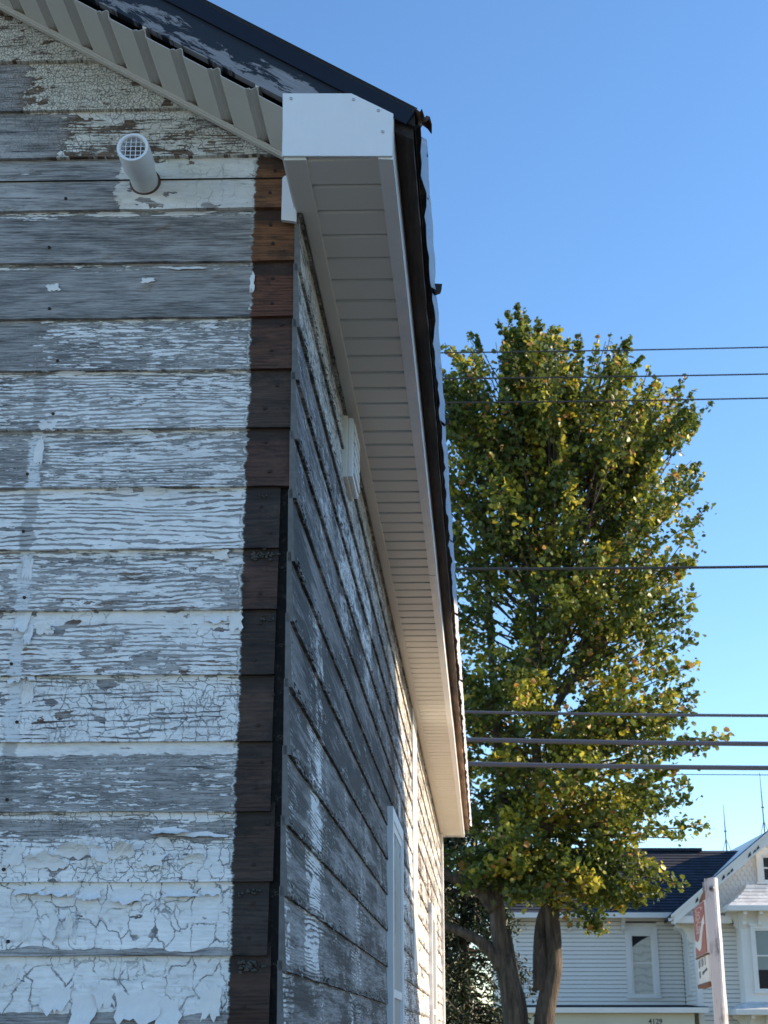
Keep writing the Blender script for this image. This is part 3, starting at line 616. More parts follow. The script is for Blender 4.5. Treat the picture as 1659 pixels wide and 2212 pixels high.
# ---- rake soffit on the gable: beige vinyl strips with open ribbed ends
ang = math.atan(SL); RD = Vector((0, 0, 0)) + (E1 * -math.cos(ang) + Vector((0, 0, math.sin(ang)))); RN = E1 * math.sin(ang) + Vector((0, 0, math.cos(ang)))
RW = 0.108
rp = [(0, 0.0), (0.066, 0.0), (0.072, 0.001), (0.078, 0.009), (0.083, 0.015), (0.089, 0.015), (0.093, 0.009), (0.097, 0.004), (0.101, 0.006), (0.1075, 0.0)]
rp_full = rp + [(s, z + 0.0016) for s, z in rp[::-1]]
bm = bmesh.new(); prism(bm, rp_full, lambda s, z: RD * s + RN * z + E2 * -0.246, lambda s, z: RD * s + RN * z + E2 * -0.022)
RAK = bmx('rake_soffit_panel', bm); RAK.materials.append(M['vinyl_beige'])
bm = bmesh.new(); tube_into(bm, [RD * .087 + RN * .022 + E2 * -0.249, RD * .087 + RN * .022 + E2 * -.1], .006, 8); CURL = bmx('lock_curl', bm); CURL.materials.append(M['vinyl_beige'])
nR = int((abs(WID) / 2) / math.cos(ang) / RW)
for k in range(nR):
    o = bpy.data.objects.new('rake_soffit_panel', RAK); COL.objects.link(o); o.parent = house; o.matrix_parent_inverse = HINV
    o.location = H(-0.008, 0, SZ + 0.006) + RD * (k * RW) + RN * rng.uniform(-.001, .002)
    if k % 3 == 0 and k < 12:
        bpy.context.view_layer.update(); c = bpy.data.objects.new('lock_curl', CURL); COL.objects.link(c); sub(c, o); c.location = o.location
bm = bmesh.new(); prism(bm, [(-0.008, -0.010), (-0.008, 0.004), (3.72, 0.004), (3.72, -0.010)], lambda s, z: H(-0.004, -0.0405, SZ + .004) + RD * s + RN * z, lambda s, z: H(-0.004, -0.0175, SZ + .004) + RD * s + RN * z)
bmesh.ops.bevel(bm, geom=bm.edges[:], offset=.004, segments=2, affect='EDGES')
part(obj('rake_wall_channel', bmx('rake_wall_channel', bm), M['vinyl_beige'], house))
# rake board, roof edge metal, deck
def rake_strip(name, mat, s0, s1, n0, n1, b0, b1, bev=0.0, base=3.588):
    bm = bmesh.new(); prism(bm, [(s0, n0), (s1, n0), (s1, n1), (s0, n1)], lambda s, z: H(0, b0, base) + RD * s + RN * z, lambda s, z: H(0, b1, base) + RD * s + RN * z)
    if bev: bmesh.ops.bevel(bm, geom=bm.edges[:], offset=bev, segments=1, affect='EDGES')
    return part(obj(name, bmx(name, bm), mat, house))
rake_strip('rake_board', M['rake'], -0.19, 3.7, 0.024, 0.118, -0.251, -0.228)
rake_strip('rake_drip_edge', M['navy'], -0.262, 3.7, 0.108, 0.158, -0.2585, -0.2515)
rake_strip('rake_lookout', M['dark'], -0.20, 3.7, 0.06, 0.10, -0.20, -0.10)
# roof slopes (deck, shingles), ridge along b
def slope_pts(side, a, n): # n: height above soffit plane, plumb
    return (a, SZ - SL * a + n) if side else (WID - a, SZ - SL * a + n)
for sd in (1, 0):
    bm = bmesh.new(); poly = [slope_pts(sd, 0.300, 0.137), slope_pts(sd, WID / 2, 0.137), slope_pts(sd, WID / 2, 0.171), slope_pts(sd, 0.300, 0.171)]
    if not sd: poly = poly[::-1]
    prism(bm, poly, lambda a, z: H(a, -0.2505, z), lambda a, z: H(a, BE + 0.1, z)); part(obj('roof_deck', bmx('roof_deck', bm), M['rot'], house))
    bm = bmesh.new(); poly = [slope_pts(sd, 0.296, 0.173), slope_pts(sd, WID / 2, 0.173), slope_pts(sd, WID / 2, 0.186), slope_pts(sd, 0.296, 0.186)]
    if not sd: poly = poly[::-1]
    prism(bm, poly, lambda a, z: H(a, -0.2585, z), lambda a, z: H(a, BE + 0.12, z)); part(obj('roof_shingles', bmx('roof_shingles', bm), M['shingle_dark'], house))
# rotten sub-fascia board along the eave, with an uneven edge
def eave_strip(name, mat, a_in, a_out, z_in, z_out, th, jit, b0, b1, seed, stepb=0.05, droop=0.0):
    vs_, fs = [], []; n = int((b1 - b0) / stepb)
    for i in range(n + 1):
        b = b0 + (b1 - b0) * i / n; s = Vector((b * 6, seed, 0))
        e = mnoise.noise(s) * jit + mnoise.noise(s * 4.1) * jit * 0.6 + mnoise.noise(s * 0.4) * jit * 0.8; d = mnoise.noise(s * 1.7 + Vector((9, 9, 0))) * droop
        for a, z in ((a_in, z_in), (a_out + e, z_out + d), (a_out + e, z_out + th + d), (a_in, z_in + th)): vs_.append(H(a, b, z))
    for i in range(n):
        for q in range(4): fs.append((i * 4 + (q + 1) % 4, (i + 1) * 4 + (q + 1) % 4, (i + 1) * 4 + q, i * 4 + q))
    fs.append((0, 1, 2, 3)); L = n * 4; fs.append((L + 3, L + 2, L + 1, L))
    return part(obj(name, pmesh(name, vs_, fs), mat, house))
eave_strip('rotten_eave_board', M['rot'], 0.252, 0.294, 3.535, 3.510, 0.030, 0.003, -0.24, BE + .06, 3)
eave_strip('torn_felt_edge', M['felt'], 0.285, 0.309, 3.548, 3.545, 0.004, 0.009, -0.235, BE + .08, 5, droop=.012)
eave_strip('foil_underlayment', M['foil'], 0.3005, 0.324, 3.582, 3.567, 0.003, 0.004, -0.15, BE + .10, 8, stepb=.03, droop=.012)
for k, (b, s) in enumerate(((0.62, .016), (1.60, .014), (2.9, .010), (4.1, .012), (5.6, .012))):
    bm = bmesh.new(); prism(bm, [(0.295, 3.590), (0.334 + s * .4, 3.582 + s * .3), (0.338, 3.566), (0.322, 3.560)], lambda a, z: H(a, b - s, z), lambda a, z: H(a - .004, b + s, z + .006))
    part(obj('shingle_tab', bmx('shingle_tab', bm), M['shingle_dark'], house))
# bent rusty flashing at the roof corner
rr = random.Random(2); vs_, fs = [], []
for i in range(6):
    for j in range(4):
        vs_.append(H(0.292 + i * 0.0085 + rr.uniform(-.003, .003), -0.262 + j * 0.022 + rr.uniform(-.003, .003), 3.572 + 0.010 * math.sin(i * 1.5 + j) + (0.022 if i == 3 and j == 0 else 0) - 0.018 * (j == 0) * (i > 3) - i * .0015))
for i in range(5):
    for j in range(3): fs.append((i * 4 + j, i * 4 + j + 1, i * 4 + j + 5, i * 4 + j + 4))
o = part(obj('bent_flashing', pmesh('bent_flashing', vs_, fs), M['rust'], house)); md = o.modifiers.new('thickness', 'SOLIDIFY'); md.thickness = 0.002

# ------------------------------------------------------------------ vent pipe through the gable wall
pc = H(-0.381, -0.012, 3.550); pe = H(-0.377, -0.158, 3.548); ax = (pe - pc).normalized()
pipe = empty('vent_pipe', 'white plastic vent pipe with gridded end sticking out of peeling gable wall', 'pipe', loc=pc)
def lathe(name, prof, mat, par, seg=40):
    s = Vector((1, 0, 0)); w = s.cross(ax).normalized(); s = ax.cross(w); vs_, fs = [], []
    for (d, r) in prof: vs_ += [ax * d + (s * math.cos(k * math.tau / seg) + w * math.sin(k * math.tau / seg)) * r for k in range(seg)]
    n = len(prof)
    for i in range(n):
        for k in range(seg): i2 = (i + 1) % n; fs.append((i * seg + k, i * seg + (k + 1) % seg, i2 * seg + (k + 1) % seg, i2 * seg + k))
    me = pmesh(name, vs_, fs); bm = bmesh.new(); bm.from_mesh(me); bmesh.ops.recalc_face_normals(bm, faces=bm.faces[:]); bm.to_mesh(me); bm.free()
    o = obj(name, me, mat, par); o.data.shade_smooth()
    m_ = o.modifiers.new('edges', 'EDGE_SPLIT'); m_.split_angle = R(35); return o
lathe('pipe_body', [(-0.03, 0.0335), (0.118, 0.0335), (0.118, 0.029), (-0.03, 0.029)], M['pvc'], pipe)
lathe('coupling', [(0.072, 0.0340), (0.074, 0.0385), (0.155, 0.0390), (0.158, 0.0375), (0.158, 0.0325), (0.155, 0.0300), (0.116, 0.0298), (0.114, 0.0340)], M['frame'], pipe)
lathe('sealant_ring', [(-0.006, 0.0337), (0.0035, 0.0337), (0.001, 0.0385), (-0.006, 0.0400)], M['rust'], pipe)
bm = bmesh.new(); s_ = Vector((1, 0, 0)); w_ = Vector((0, 0, 1))
for off in (-0.018, -0.006, 0.006, 0.018):
    L = math.sqrt(.0300 ** 2 - off ** 2)
    for (p, q) in ((s_, w_), (w_, s_)):
        tube_into(bm, [ax * .150 + p * off - q * L, ax * .150 + p * off + q * L], 0.0010, 6)
obj('grille', bmx('grille', bm), M['frame'], pipe)
lathe('back_disc', [(0.116, 0.0295), (0.118, 0.0295), (0.118, 0.0001), (0.116, 0.0001)], plain('grey_screen', (0.16, 0.15, 0.15), .8), pipe)

# ------------------------------------------------------------------ unseen house added out of frame; its roof puts the side wall in shadow
nb = empty('shadow_caster_house', 'unseen house added to cast shadow on the side wall, with dark gable roof', 'house', loc=(8, 14, 0))
def wpart(o, par): o.matrix_parent_inverse = Matrix.Translation(-par.location); return o
XN, YP, ZP, PIT = 8.2, 14.3, 9.75, 0.66
sx, sy, sz = sdir; 
def wall_to_xn(b, z):
    P = H(0, b, z); t = (XN - P.x) / sx; Q = P + sdir * t; return Q.y, Q.z
ya, za = wall_to_xn(4.45, 3.05); yb, zb_ = wall_to_xn(6.5, 1.75)
PIT = (za - zb_) / (yb - ya); YP = ya - 3.0; ZP = za + PIT * 3.0
yE = yb + 0.4; zE = ZP - PIT * (yE - YP); yW = 2 * YP - yE
bm = bmesh.new(); prism(bm, [(yW + .4, 0), (yE - .4, 0), (yE - .4, zE + .2), (YP, ZP - .15), (yW + .4, zE + .2)], lambda y, z: Vector((XN + .3, y, z)), lambda y, z: Vector((XN + 9, y, z)))
wpart(obj('wall', bmx('wall', bm), M['clap'], nb), nb)
for s in (1, -1):
    bm = bmesh.new(); prism(bm, [(YP, ZP - .12), (YP + s * (yE - YP), zE - .12), (YP + s * (yE - YP), zE), (YP, ZP)], lambda y, z: Vector((XN, y, z)), lambda y, z: Vector((XN + 9.3, y, z)))
    wpart(obj('roof', bmx('roof', bm), M['shingle'], nb), nb)
for yc in (YP - 2.2, YP + 2.2):
    for zc in (1.6, 4.4):
        w = wpart(wbox('window', M['frame'], nb, XN + .25, XN + .31, yc - .55, yc + .55, zc - .8, zc + .8, bev=.01), nb)
        g_ = wbox('pane', M['glass'], None, XN + .24, XN + .26, yc - .43, yc + .43, zc - .68, zc + .68); bpy.context.view_layer.update(); sub(g_, w)

# ------------------------------------------------------------------ trees
def rough_tube(bm, pts, rad, seg, seed):
    tube_into(bm, pts, rad, seg)
def spline(pts, n):
    P = [Vector(p) for p in pts]; P = [P[0] * 2 - P[1]] + P + [P[-1] * 2 - P[-2]]; out = []
    for i in range(1, len(P) - 2):
        for k in range(n):
            t = k / n; a, b, c, d = P[i - 1:i + 3]
            out.append(0.5 * ((2 * b) + (c - a) * t + (2 * a - 5 * b + 4 * c - d) * t * t + (3 * b - a - 3 * c + d) * t ** 3))
    return out + [P[-2]]
def leaves_mesh(name, pos, nrm_bias, size, seed, aspect=0.85):
    r = np.random.default_rng(seed); n = len(pos)
    d = r.normal(size=(n, 3)) + np.array(nrm_bias); d /= np.linalg.norm(d, axis=1)[:, None]
    t = r.normal(size=(n, 3)); t -= (t * d).sum(1)[:, None] * d; t /= np.linalg.norm(t, axis=1)[:, None]; s = np.cross(d, t)
    sz_ = size * r.uniform(0.5, 1.45, n)[:, None]
    shape = [(0, -.5, 0), (.5, -.28, .10), (.42, .22, .12), (0, .55, -.02), (-.42, .22, .12), (-.5, -.28, .10)]
    V = np.stack([pos + s * (a * aspect) * sz_ + t * b * sz_ + d * c * sz_ for a, b, c in shape], 1).reshape(-1, 3)
    base = (np.arange(n) * 6)[:, None]
    F = np.concatenate([base + np.array([0, 1, 2, 3]), base + np.array([0, 3, 4, 5])], 1).reshape(-1, 4)
    me = bpy.data.meshes.new(name); me.vertices.add(len(V)); me.vertices.foreach_set('co', V.ravel().astype(np.float32))
    me.loops.add(F.size); me.loops.foreach_set('vertex_index', F.ravel().astype(np.int32)); me.polygons.add(len(F))
    me.polygons.foreach_set('loop_start', (np.arange(len(F)) * 4).astype(np.int32)); me.update(); me.validate(); return me
TY = 24.0
def tp(px, py, dy=0.0): return at(px, py, TY + dy)
tree = empty('maple_tree', 'tall maple tree turning yellow behind the overhead wires, with twin trunks', 'tree', loc=tp(1150, 2456))
tree.location.z = 0
bm = bmesh.new()
def stem(pts, r0, r1, seg=12, n=6):
    P = spline(pts, n); tube_into(bm, P, [r0 + (r1 - r0) * (i / (len(P) - 1)) ** 0.8 for i in range(len(P))], seg)
gz = lambda x, y: Vector((x, y, -0.05))
b0 = tp(1125, 2456)
stem([gz(b0.x - .15, 24), tp(1110, 2212), tp(1085, 2060), tp(1072, 1930), tp(1085, 1760), tp(1068, 1500), tp(1050, 1200), tp(1040, 950)], .20, .03)
stem([gz(b0.x - .05, 24.15), tp(1125, 2212, .1), tp(1108, 2110, .1), tp(1092, 2010, .1)], .15, .08)
stem([gz(b0.x + .25, 24), tp(1175, 2212), tp(1196, 2080), tp(1188, 1940), tp(1178, 1830), tp(1160, 1640), tp(1150, 1400), tp(1158, 1150), tp(1150, 900), tp(1145, 720)], .185, .02)
stem([tp(1168, 2140), tp(1166, 2060), tp(1170, 1995, .1), tp(1185, 1950)], .12, .09)
stem([tp(1072, 1960), tp(1030, 1915), tp(960, 1885), tp(900, 1800)], .16, .05)
stem([tp(1085, 2090), tp(1045, 2040), tp(975, 2005), tp(900, 1990)], .12, .05)
stem([tp(1155, 1420), tp(1185, 1330), tp(1230, 1200), tp(1290, 1000), tp(1340, 800)], .09, .015, 8)
stem([tp(1180, 1800), tp(1240, 1700), tp(1330, 1600), tp(1440, 1540)], .09, .015, 8)
stem([tp(1165, 1600), tp(1230, 1480), tp(1350, 1330), tp(1450, 1180)], .08, .015, 8)
stem([tp(1070, 1550), tp(1000, 1450), tp(920, 1300)], .08, .02, 8)
stem([tp(1180, 1850), tp(1140, 1760), tp(1100, 1650, .4)], .08, .02, 8)
# sprays of leaves: upswept shoots that fill the crown and end in fingers on its outline
prof_ = [(660, 60), (700, 150), (760, 225), (840, 295), (900, 318), (1000, 325), (1200, 318), (1400, 312), (1600, 312), (1760, 315), (1850, 280), (1920, 210), (1990, 110)]
def halfw(py):
    for (y0, w0), (y1, w1) in zip(prof_, prof_[1:]):
        if y0 <= py <= y1: return w0 + (w1 - w0) * (py - y0) / (y1 - y0)
    return 0
rg = np.random.default_rng(11); LP = []
PXM = TY / 3200 / 0.95
HOLES = [(1062, 790, 17, 110), (1090, 1375, 22, 75), (1283, 800, 18, 70), (1262, 1120, 16, 60), (1118, 1260, 16, 40), (1385, 1480, 26, 22), (1225, 1410, 18, 26), (1330, 950, 12, 70), (1440, 1010, 20, 22), (1300, 1660, 24, 16), (1420, 1830, 34, 18), (1060, 1620, 16, 30), (1010, 1180, 14, 40), (1180, 1020, 12, 34), (1400, 1290, 24, 14), (1250, 1830, 18, 16)]
tips = []
for k in range(330):
    py = 800 + 1160 * rg.random() ** 0.95; hw = halfw(py) * PXM * rg.uniform(0.78, 1.05); th = rg.uniform(0, math.tau)
    rad = hw * (1 if rg.random() < 0.62 else rg.uniform(0.25, 0.9))
    cx = 1180 + 8 * math.sin(py * .01)
    c = tp(cx, py); tip = Vector((c.x + math.cos(th) * rad, c.y + math.sin(th) * rad * 0.8, c.z)); tips.append((tip, rad, hw, py))
for (px, py, L) in ((1115, 655, 1), (1160, 690, 1), (1075, 690, 1), (1205, 705, 1), (1250, 720, 1), (1320, 718, 1), (1362, 725, 1), (1010, 715, 1), (960, 740, 1), (1420, 830, 1), (1455, 835, 1), (1502, 842, 1), (1510, 920, 1), (1522, 1020, 1), (1512, 1195, 1), (1515, 1285, 1), (1508, 1370, 1), (1500, 1470, 1), (1490, 1545, 1), (1580, 1585, 1), (1540, 1605, 1), (1490, 1690, 1), (1532, 1785, 1), (1490, 1730, 1), (1480, 1915, 1), (1440, 1935, 1), (1290, 2012, 1), (1385, 1950, 1), (1230, 1985, 1), (1095, 672, 1), (1130, 668, 1), (1290, 742, 1), (1345, 735, 1), (1375, 800, 1), (1390, 770, 1), (1470, 880, 1), (1030, 735, 1), (985, 760, 1), (1180, 720, 1), (1225, 730, 1), (1350, 1960, 1), (1180, 1940, 1), (1120, 1900, 1), (1040, 1900, 1), (1000, 1870, 1)):
    t_ = tp(px, py, rg.uniform(-.6, .6)); tips.append((t_, abs(px - 1180) * PXM, 2.4, py))
for (lx, ly, n_) in ((1115, 655, 12), (1160, 690, 7), (1080, 690, 6), (1205, 712, 6), (1250, 730, 6), (1345, 722, 9), (1362, 760, 5), (962, 745, 6), (1005, 722, 6), (930, 790, 8), (890, 830, 6), (1440, 830, 8), (1498, 845, 8), (1400, 800, 5), (1300, 790, 5), (1510, 915, 6), (1130, 740, 8), (1180, 780, 8)):
    for _ in range(n_):
        qx, qy = lx + rg.normal() * 20, ly + 10 + abs(rg.normal()) * 85
        tips.append((tp(qx, qy, rg.normal() * .9), abs(qx - 1180) * PXM, 2.0, qy))
for tip, rad, hw, py in tips:
    low = (py - 660) / 1300
    rise = (2.6 if low < .35 else 1.9) * (1 - low) + 0.1 - 0.7 * max(0, low - 0.75) / .25
    inner = Vector((tip.x * 0.25 + tp(1175, py).x * 0.75, 24 + (tip.y - 24) * 0.25, tip.z - rise * rg.uniform(.6, 1.3)))
    mid = inner.lerp(tip, 0.55) + Vector((rg.normal() * .1, rg.normal() * .1, -0.10 + 0.1 * low))
    P = spline([inner, mid, tip], 5); tube_into(bm, P, [.015 * (1 - i / len(P)) + .004 for i in range(len(P))], 4, False)
    n = int(rg.uniform(110, 210)); Ln = (tip - inner).length
    t = rg.beta(2.0, 1.3, n); idx = t * (len(P) - 1); i0 = np.minimum(idx.astype(int), len(P) - 2); fr = (idx - i0)[:, None]
    A = np.array([tuple(p) for p in P]); q = A[i0] * (1 - fr) + A[i0 + 1] * fr
    sg = (0.045 + 0.20 * np.sin(np.clip(t, 0, 1) * math.pi * 0.92 + 0.15) ** 1.0)[:, None] * rg.uniform(.55, 1.1) * (.6 if low < .3 else 1.0)
    q = q + rg.normal(size=(n, 3)) * sg * np.array([0.8, 0.8, 0.62])
    keep = np.ones(n, bool)
    for (hx, hy, rx_, ry_) in HOLES:
        hc = tp(hx, hy); e = ((q[:, 0] - hc.x) / (rx_ * PXM * 1.15)) ** 2 + ((q[:, 2] - hc.z) / (ry_ * PXM * 1.15)) ** 2
        keep &= (e > 1) | (rg.random(n) < 0.05)
    LP.append(q[keep])
tr_o = obj('trunk', bmx('trunk', bm, True), M['bark'], tree); wpart(tr_o, tree)
crown = obj('crown', leaves_mesh('crown', np.concatenate(LP), (0, -.2, .5), 0.084, 5), M['leaf'], tree); wpart(crown, tree)

# dark spruce behind, beside the trunks
def spruce(name, label, x, y, h, r, seed, n=26000, cat='tree'):
    root = empty(name, label, cat, loc=(x, y, 0)); rg = np.random.default_rng(seed)
    bm = bmesh.new(); tube_into(bm, [Vector((0, 0, -.05)), Vector((0, 0, h * .5)), Vector((0, 0, h))], [.16, .09, .02], 8)
    pts = []
    for k in range(150):
        z = h * rg.uniform(.04, 1); th = rg.uniform(0, math.tau); L = r * (1 - z / h) * rg.uniform(.75, 1.1) + .15
        tip = Vector((math.cos(th) * L, math.sin(th) * L, z - .35 * L)); tube_into(bm, [Vector((0, 0, z)), Vector((math.cos(th) * L * .5, math.sin(th) * L * .5, z - .02 * L)), tip], [.03, .02, .005], 4, False)
        m = n // 150; t = rg.random(m)[:, None] ** .7; q = np.array([[0, 0, z]]) * (1 - t) + np.array([tuple(tip)]) * t
        q[:, 2] += (.33 * L * t * (1 - t) * 2)[:, 0] - np.abs(rg.normal(size=m)) * .22; q[:, :2] += rg.normal(size=(m, 2)) * .09; pts.append(q)
    obj('trunk', bmx('trunk', bm, True), M['bark'], root); obj('crown', leaves_mesh('crown', np.concatenate(pts), (0, 0, .2), 0.10, seed, 0.35), M['needle'], root)
p = at(1005, 2100, 31); spruce('spruce_tree', 'dark spruce tree with drooping boughs left of the maple trunks', p.x, 31, 7.0, 2.3, 3)
p = at(905, 2100, 30); spruce('spruce_tree', 'second dark spruce mostly hidden behind the far corner of the old house', p.x, 30.4, 6.0, 2.0, 8, 14000)

# ------------------------------------------------------------------ white house across the street
WY = 40.0; WF = 38.4
wh = empty('white_house', 'large old white clapboard house with dark roof and decorated front gable', 'house', loc=(7, WY, 0))
def wp_(o): return wpart(o, wh)
def Xp(px, py, Y): return at(px, py, Y).x
xL = at(1104, 1985, WY).x; xI = at(1471, 1985, WY).x; zE_ = at(1300, 1976, WY).z; zPorch = at(1300, 2172, WY).z
# main wall, clapboards one by one
M['gap'] = plain('lap_shadow_dark', (0.10, 0.095, 0.09), .9)  # dark colour stands in for the shadow lines under each lap
wp_(wbox('wall', M['clap'], wh, xL + .03, 15.0, WY + .06, WY + 8, 0, zE_)); wp_(wbox('wall_backing', M['gap'], wh, xL + .031, xI + .1, WY + .03, WY + .059, 0, zE_ - .002))
bm = bmesh.new(); prism(bm, [(0, 0), (-.030, 0), (-.008, .092), (0, .092)], lambda y, z: Vector((0, y, z)), lambda y, z: Vector((1, y, z))); CLAP = bmx('clapboard', bm); CLAP.materials.append(M['clap'])
def clap(x0, x1, y, z0, z1, rotated=False):
    z = z0
    while z < z1:
        o = bpy.data.objects.new('clapboard', CLAP); COL.objects.link(o); o.parent = wh; o.matrix_parent_inverse = Matrix.Translation(-wh.location)
        o.location = (x0, y, z); o.scale = (x1 - x0, 1, 1)
        if rotated: o.rotation_euler = (0, 0, R(-90))
        z += 0.104
wz0 = at(1390, 2152, WY).z; wz1 = at(1390, 2007, WY).z; wx0 = at(1353, 2080, WY).x; wx1 = at(1423, 2080, WY).x
clap(xL + .12, wx0, WY + .03, zPorch - .1, zE_ - .2); clap(wx1, xI - .02, WY + .03, zPorch - .1, zE_ - .2)
clap(wx0, wx1, WY + .03, zPorch - .1, wz0 - .1); clap(wx0, wx1, WY + .03, wz1 + .06, zE_ - .2)
wp_(wbox('corner_board', M['trim'], wh, xL, xL + .13, WY - .01, WY + .2, 0, zE_, bev=.01))
wp_(wbox('frieze_board', M['trim'], wh, xL + .13, xI - .01, WY - .005, WY + .029, zE_ - .16, zE_ - .001))
def sash_window(x0, x1, z0, z1, y, glass_tone=None, rail=0.5, cas=.13, dark=False):
    bm = bmesh.new(); c = cas
    for r in ((x0, x0 + c, z0, z1), (x1 - c, x1, z0, z1), (x0 + c + .001, x1 - c - .001, z1 - c, z1), (x0 - .03, x1 + .03, z0 - .06, z0 - .001), (x0 - .04, x1 + .04, z1 + .001, z1 + .06)):
        box_into(bm, wpts(r[0], r[1], y - .035, y + .05, r[2], r[3]), .006)
    fr = wp_(obj('window', bmx('window', bm), M['trim'], wh)); bpy.context.view_layer.update()
    bm = bmesh.new(); u = .045; zm = z0 + (z1 - c - z0) * rail
    for r in ((x0 + c, x0 + c + u, z0, z1 - c), (x1 - c - u, x1 - c, z0, z1 - c), (x0 + c + u, x1 - c - u, z1 - c - u, z1 - c), (x0 + c + u, x1 - c - u, z0, z0 + u), (x0 + c + u, x1 - c - u, zm, zm + .035)):
        box_into(bm, wpts(r[0], r[1], y - .012, y + .02, r[2], r[3]))
    sub(obj('sash', bmx('sash', bm), M['trim'], None), fr)
    for za, zb2 in ((z0 + u, zm), (zm + .035, z1 - c - u)):
        sub(wbox('pane', M['glass'], None, x0 + c + u, x1 - c - u, y - .002, y + .002, za, zb2), fr)
    sub(wbox('unlit_room_sheet', M['dark'], None, x0 + c, x1 - c, y + .022, y + .028, z0, z1 - c), fr)  # dark sheet stands in for the unlit room behind the panes
    if glass_tone:  # sheet behind the pane, coloured to imitate the look of the glass
        vs_, fs = [], []; n = 26
        for i in range(n + 1):
            x = x0 + c + u + (x1 - x0 - 2 * c - 2 * u) * i / n; f = i / n
            top = z1 - c - .05 - glass_tone * (1 - f) ** 1.4 * 0.5 if glass_tone > 0 else z1 - c - .05
            zl = z0 + .04 if glass_tone > 0 else z0 + .32 * (z1 - z0)
            for z in (zl, max(zl + .02, z0 + .6), top): vs_.append((x, y + .014 + .004 * math.sin(i * 2.1), z))
        for i in range(n):
            for j in range(2): fs.append((i * 3 + j, (i + 1) * 3 + j, (i + 1) * 3 + j + 1, i * 3 + j + 1))
        cu = obj('glass_tone', pmesh('glass_tone', vs_, fs, True), M['reflection'] if glass_tone > 0 else M['pane_grey'], None); sub(cu, fr)
    return fr
sash_window(wx0, wx1, wz0, wz1, WY, glass_tone=.55, rail=.52)
# roof of the main block
def roof_rows(name, p0, p1, q0, q1, rows, th=.02):   # p: eave left/right, q: ridge left/right
    bm = bmesh.new(); nrm = (Vector(p1) - Vector(p0)).cross(Vector(q0) - Vector(p0)).normalized()
    for r in range(rows):
        a, b = r / rows, (r + 1.12) / rows
        L0, L1 = Vector(p0).lerp(q0, a), Vector(p1).lerp(q1, a); U0, U1 = Vector(p0).lerp(q0, b), Vector(p1).lerp(q1, b)
        up = nrm * th
        box_into(bm, [L0, L1, U1 - nrm * th * .9, U0 - nrm * th * .9, L0 + up, L1 + up, U1 - nrm * th * .2, U0 - nrm * th * .2])
    return wp_(obj(name, bmx(name, bm), M['shingle'], wh))
RY = 42.3; rz = at(1450, 1838, RY); ez = at(1300, 1972, WY - .45)
roof_rows('roof', (xL - .5, WY - .45, ez.z), (15.2, WY - .45, ez.z), (xL - .5, RY, rz.z), (15.2, RY, rz.z), 22)
wp_(wbox('ridge_cap', M['shingle'], wh, xL - .5, at(1515, 1838, RY).x, RY - .12, RY + .15, rz.z - .02, rz.z + .07, bev=.01))
wp_(wbox('eave_fascia', M['trim'], wh, xL - .5, xI + .3, WY - .48, WY - .44, ez.z - .12, ez.z + .01))
wp_(wbox('eave_soffit', M['trim'], wh, xL - .5, xI - .01, WY - .44, WY - .006, ez.z - .09, ez.z - .06))
def bracket(x, y, z, d=.30, h=.34, w=.09, along='y'):
    bm = bmesh.new(); poly = [(0, 0), (-d, 0), (-d, -.07), (-d * .82, -.10), (-d * .7, -.08), (-d * .5, -.16), (-d * .32, -h * .62), (-d * .36, -h * .8), (-d * .2, -h * .95), (-.05, -h), (0, -h)]
    if along == 'y': prism(bm, poly, lambda p, q: Vector((x - w / 2, y + p, z + q)), lambda p, q: Vector((x + w / 2, y + p, z + q)))
    else: prism(bm, poly, lambda p, q: Vector((x + p, y - w / 2, z + q)), lambda p, q: Vector((x + p, y + w / 2, z + q)))
    return wp_(obj('bracket', bmx('bracket', bm), M['trim'], wh))
for px in (1117, 1228, 1344, 1460): bracket(at(px, 1985, WY).x, WY - .008, ez.z - .095)
# front wing with gable
fx = at(1497, 2000, WF).x; wzE = at(1480, 1985, WF).z
XR = fx + 5.2; xm = (fx + XR) / 2; gs = .79
bm = bmesh.new(); prism(bm, [(fx + .03, 0), (XR, 0), (XR, wzE + .4), (xm, wzE + .4 + (xm - fx) * gs), (fx + .03, wzE + .4)], lambda x, z: Vector((x, WF + .03, z)), lambda x, z: Vector((x, WF + .06, z)))
wp_(obj('wing_backing', bmx('wing_backing', bm), M['gap'], wh))
bm = bmesh.new(); prism(bm, [(fx + .032, 0), (XR, 0), (XR, wzE + .4), (xm, wzE + .39 + (xm - fx) * gs), (fx + .032, wzE + .39)], lambda x, z: Vector((x, WF + .061, z)), lambda x, z: Vector((x, WY + 6, z)))
wp_(obj('wing_wall', bmx('wing_wall', bm), M['clap'], wh))
bm = bmesh.new(); prism(bm, [(fx + .04, wzE - .05), (XR, wzE - .05), (XR, wzE + .4), (xm, wzE + .4 + (xm - fx) * gs), (fx + .04, wzE + .4)], lambda x, z: Vector((x, WF + .018, z)), lambda x, z: Vector((x, WF + .0295, z))); wp_(obj('gable_panel', bmx('gable_panel', bm), M['scale'], wh))
clap(fx + .12, at(1609, 2080, WF).x, WF + .03, 1.6, wzE - .1)
for k in range(28):                                # clapboards on the return wall of the wing
    o = bpy.data.objects.new('clapboard', CLAP); COL.objects.link(o); o.parent = wh; o.matrix_parent_inverse = Matrix.Translation(-wh.location)
    o.location = (fx + .03, WY - .02, zPorch - .1 + k * .104); o.scale = (WY - WF - .1, 1, 1); o.rotation_euler = (0, 0, R(-90))
    if zPorch - .1 + k * .104 > wzE - .15: break
wp_(wbox('wing_corner_board', M['trim'], wh, fx - .005, fx + .14, WF - .01, WF + .14, 0, wzE, bev=.01))
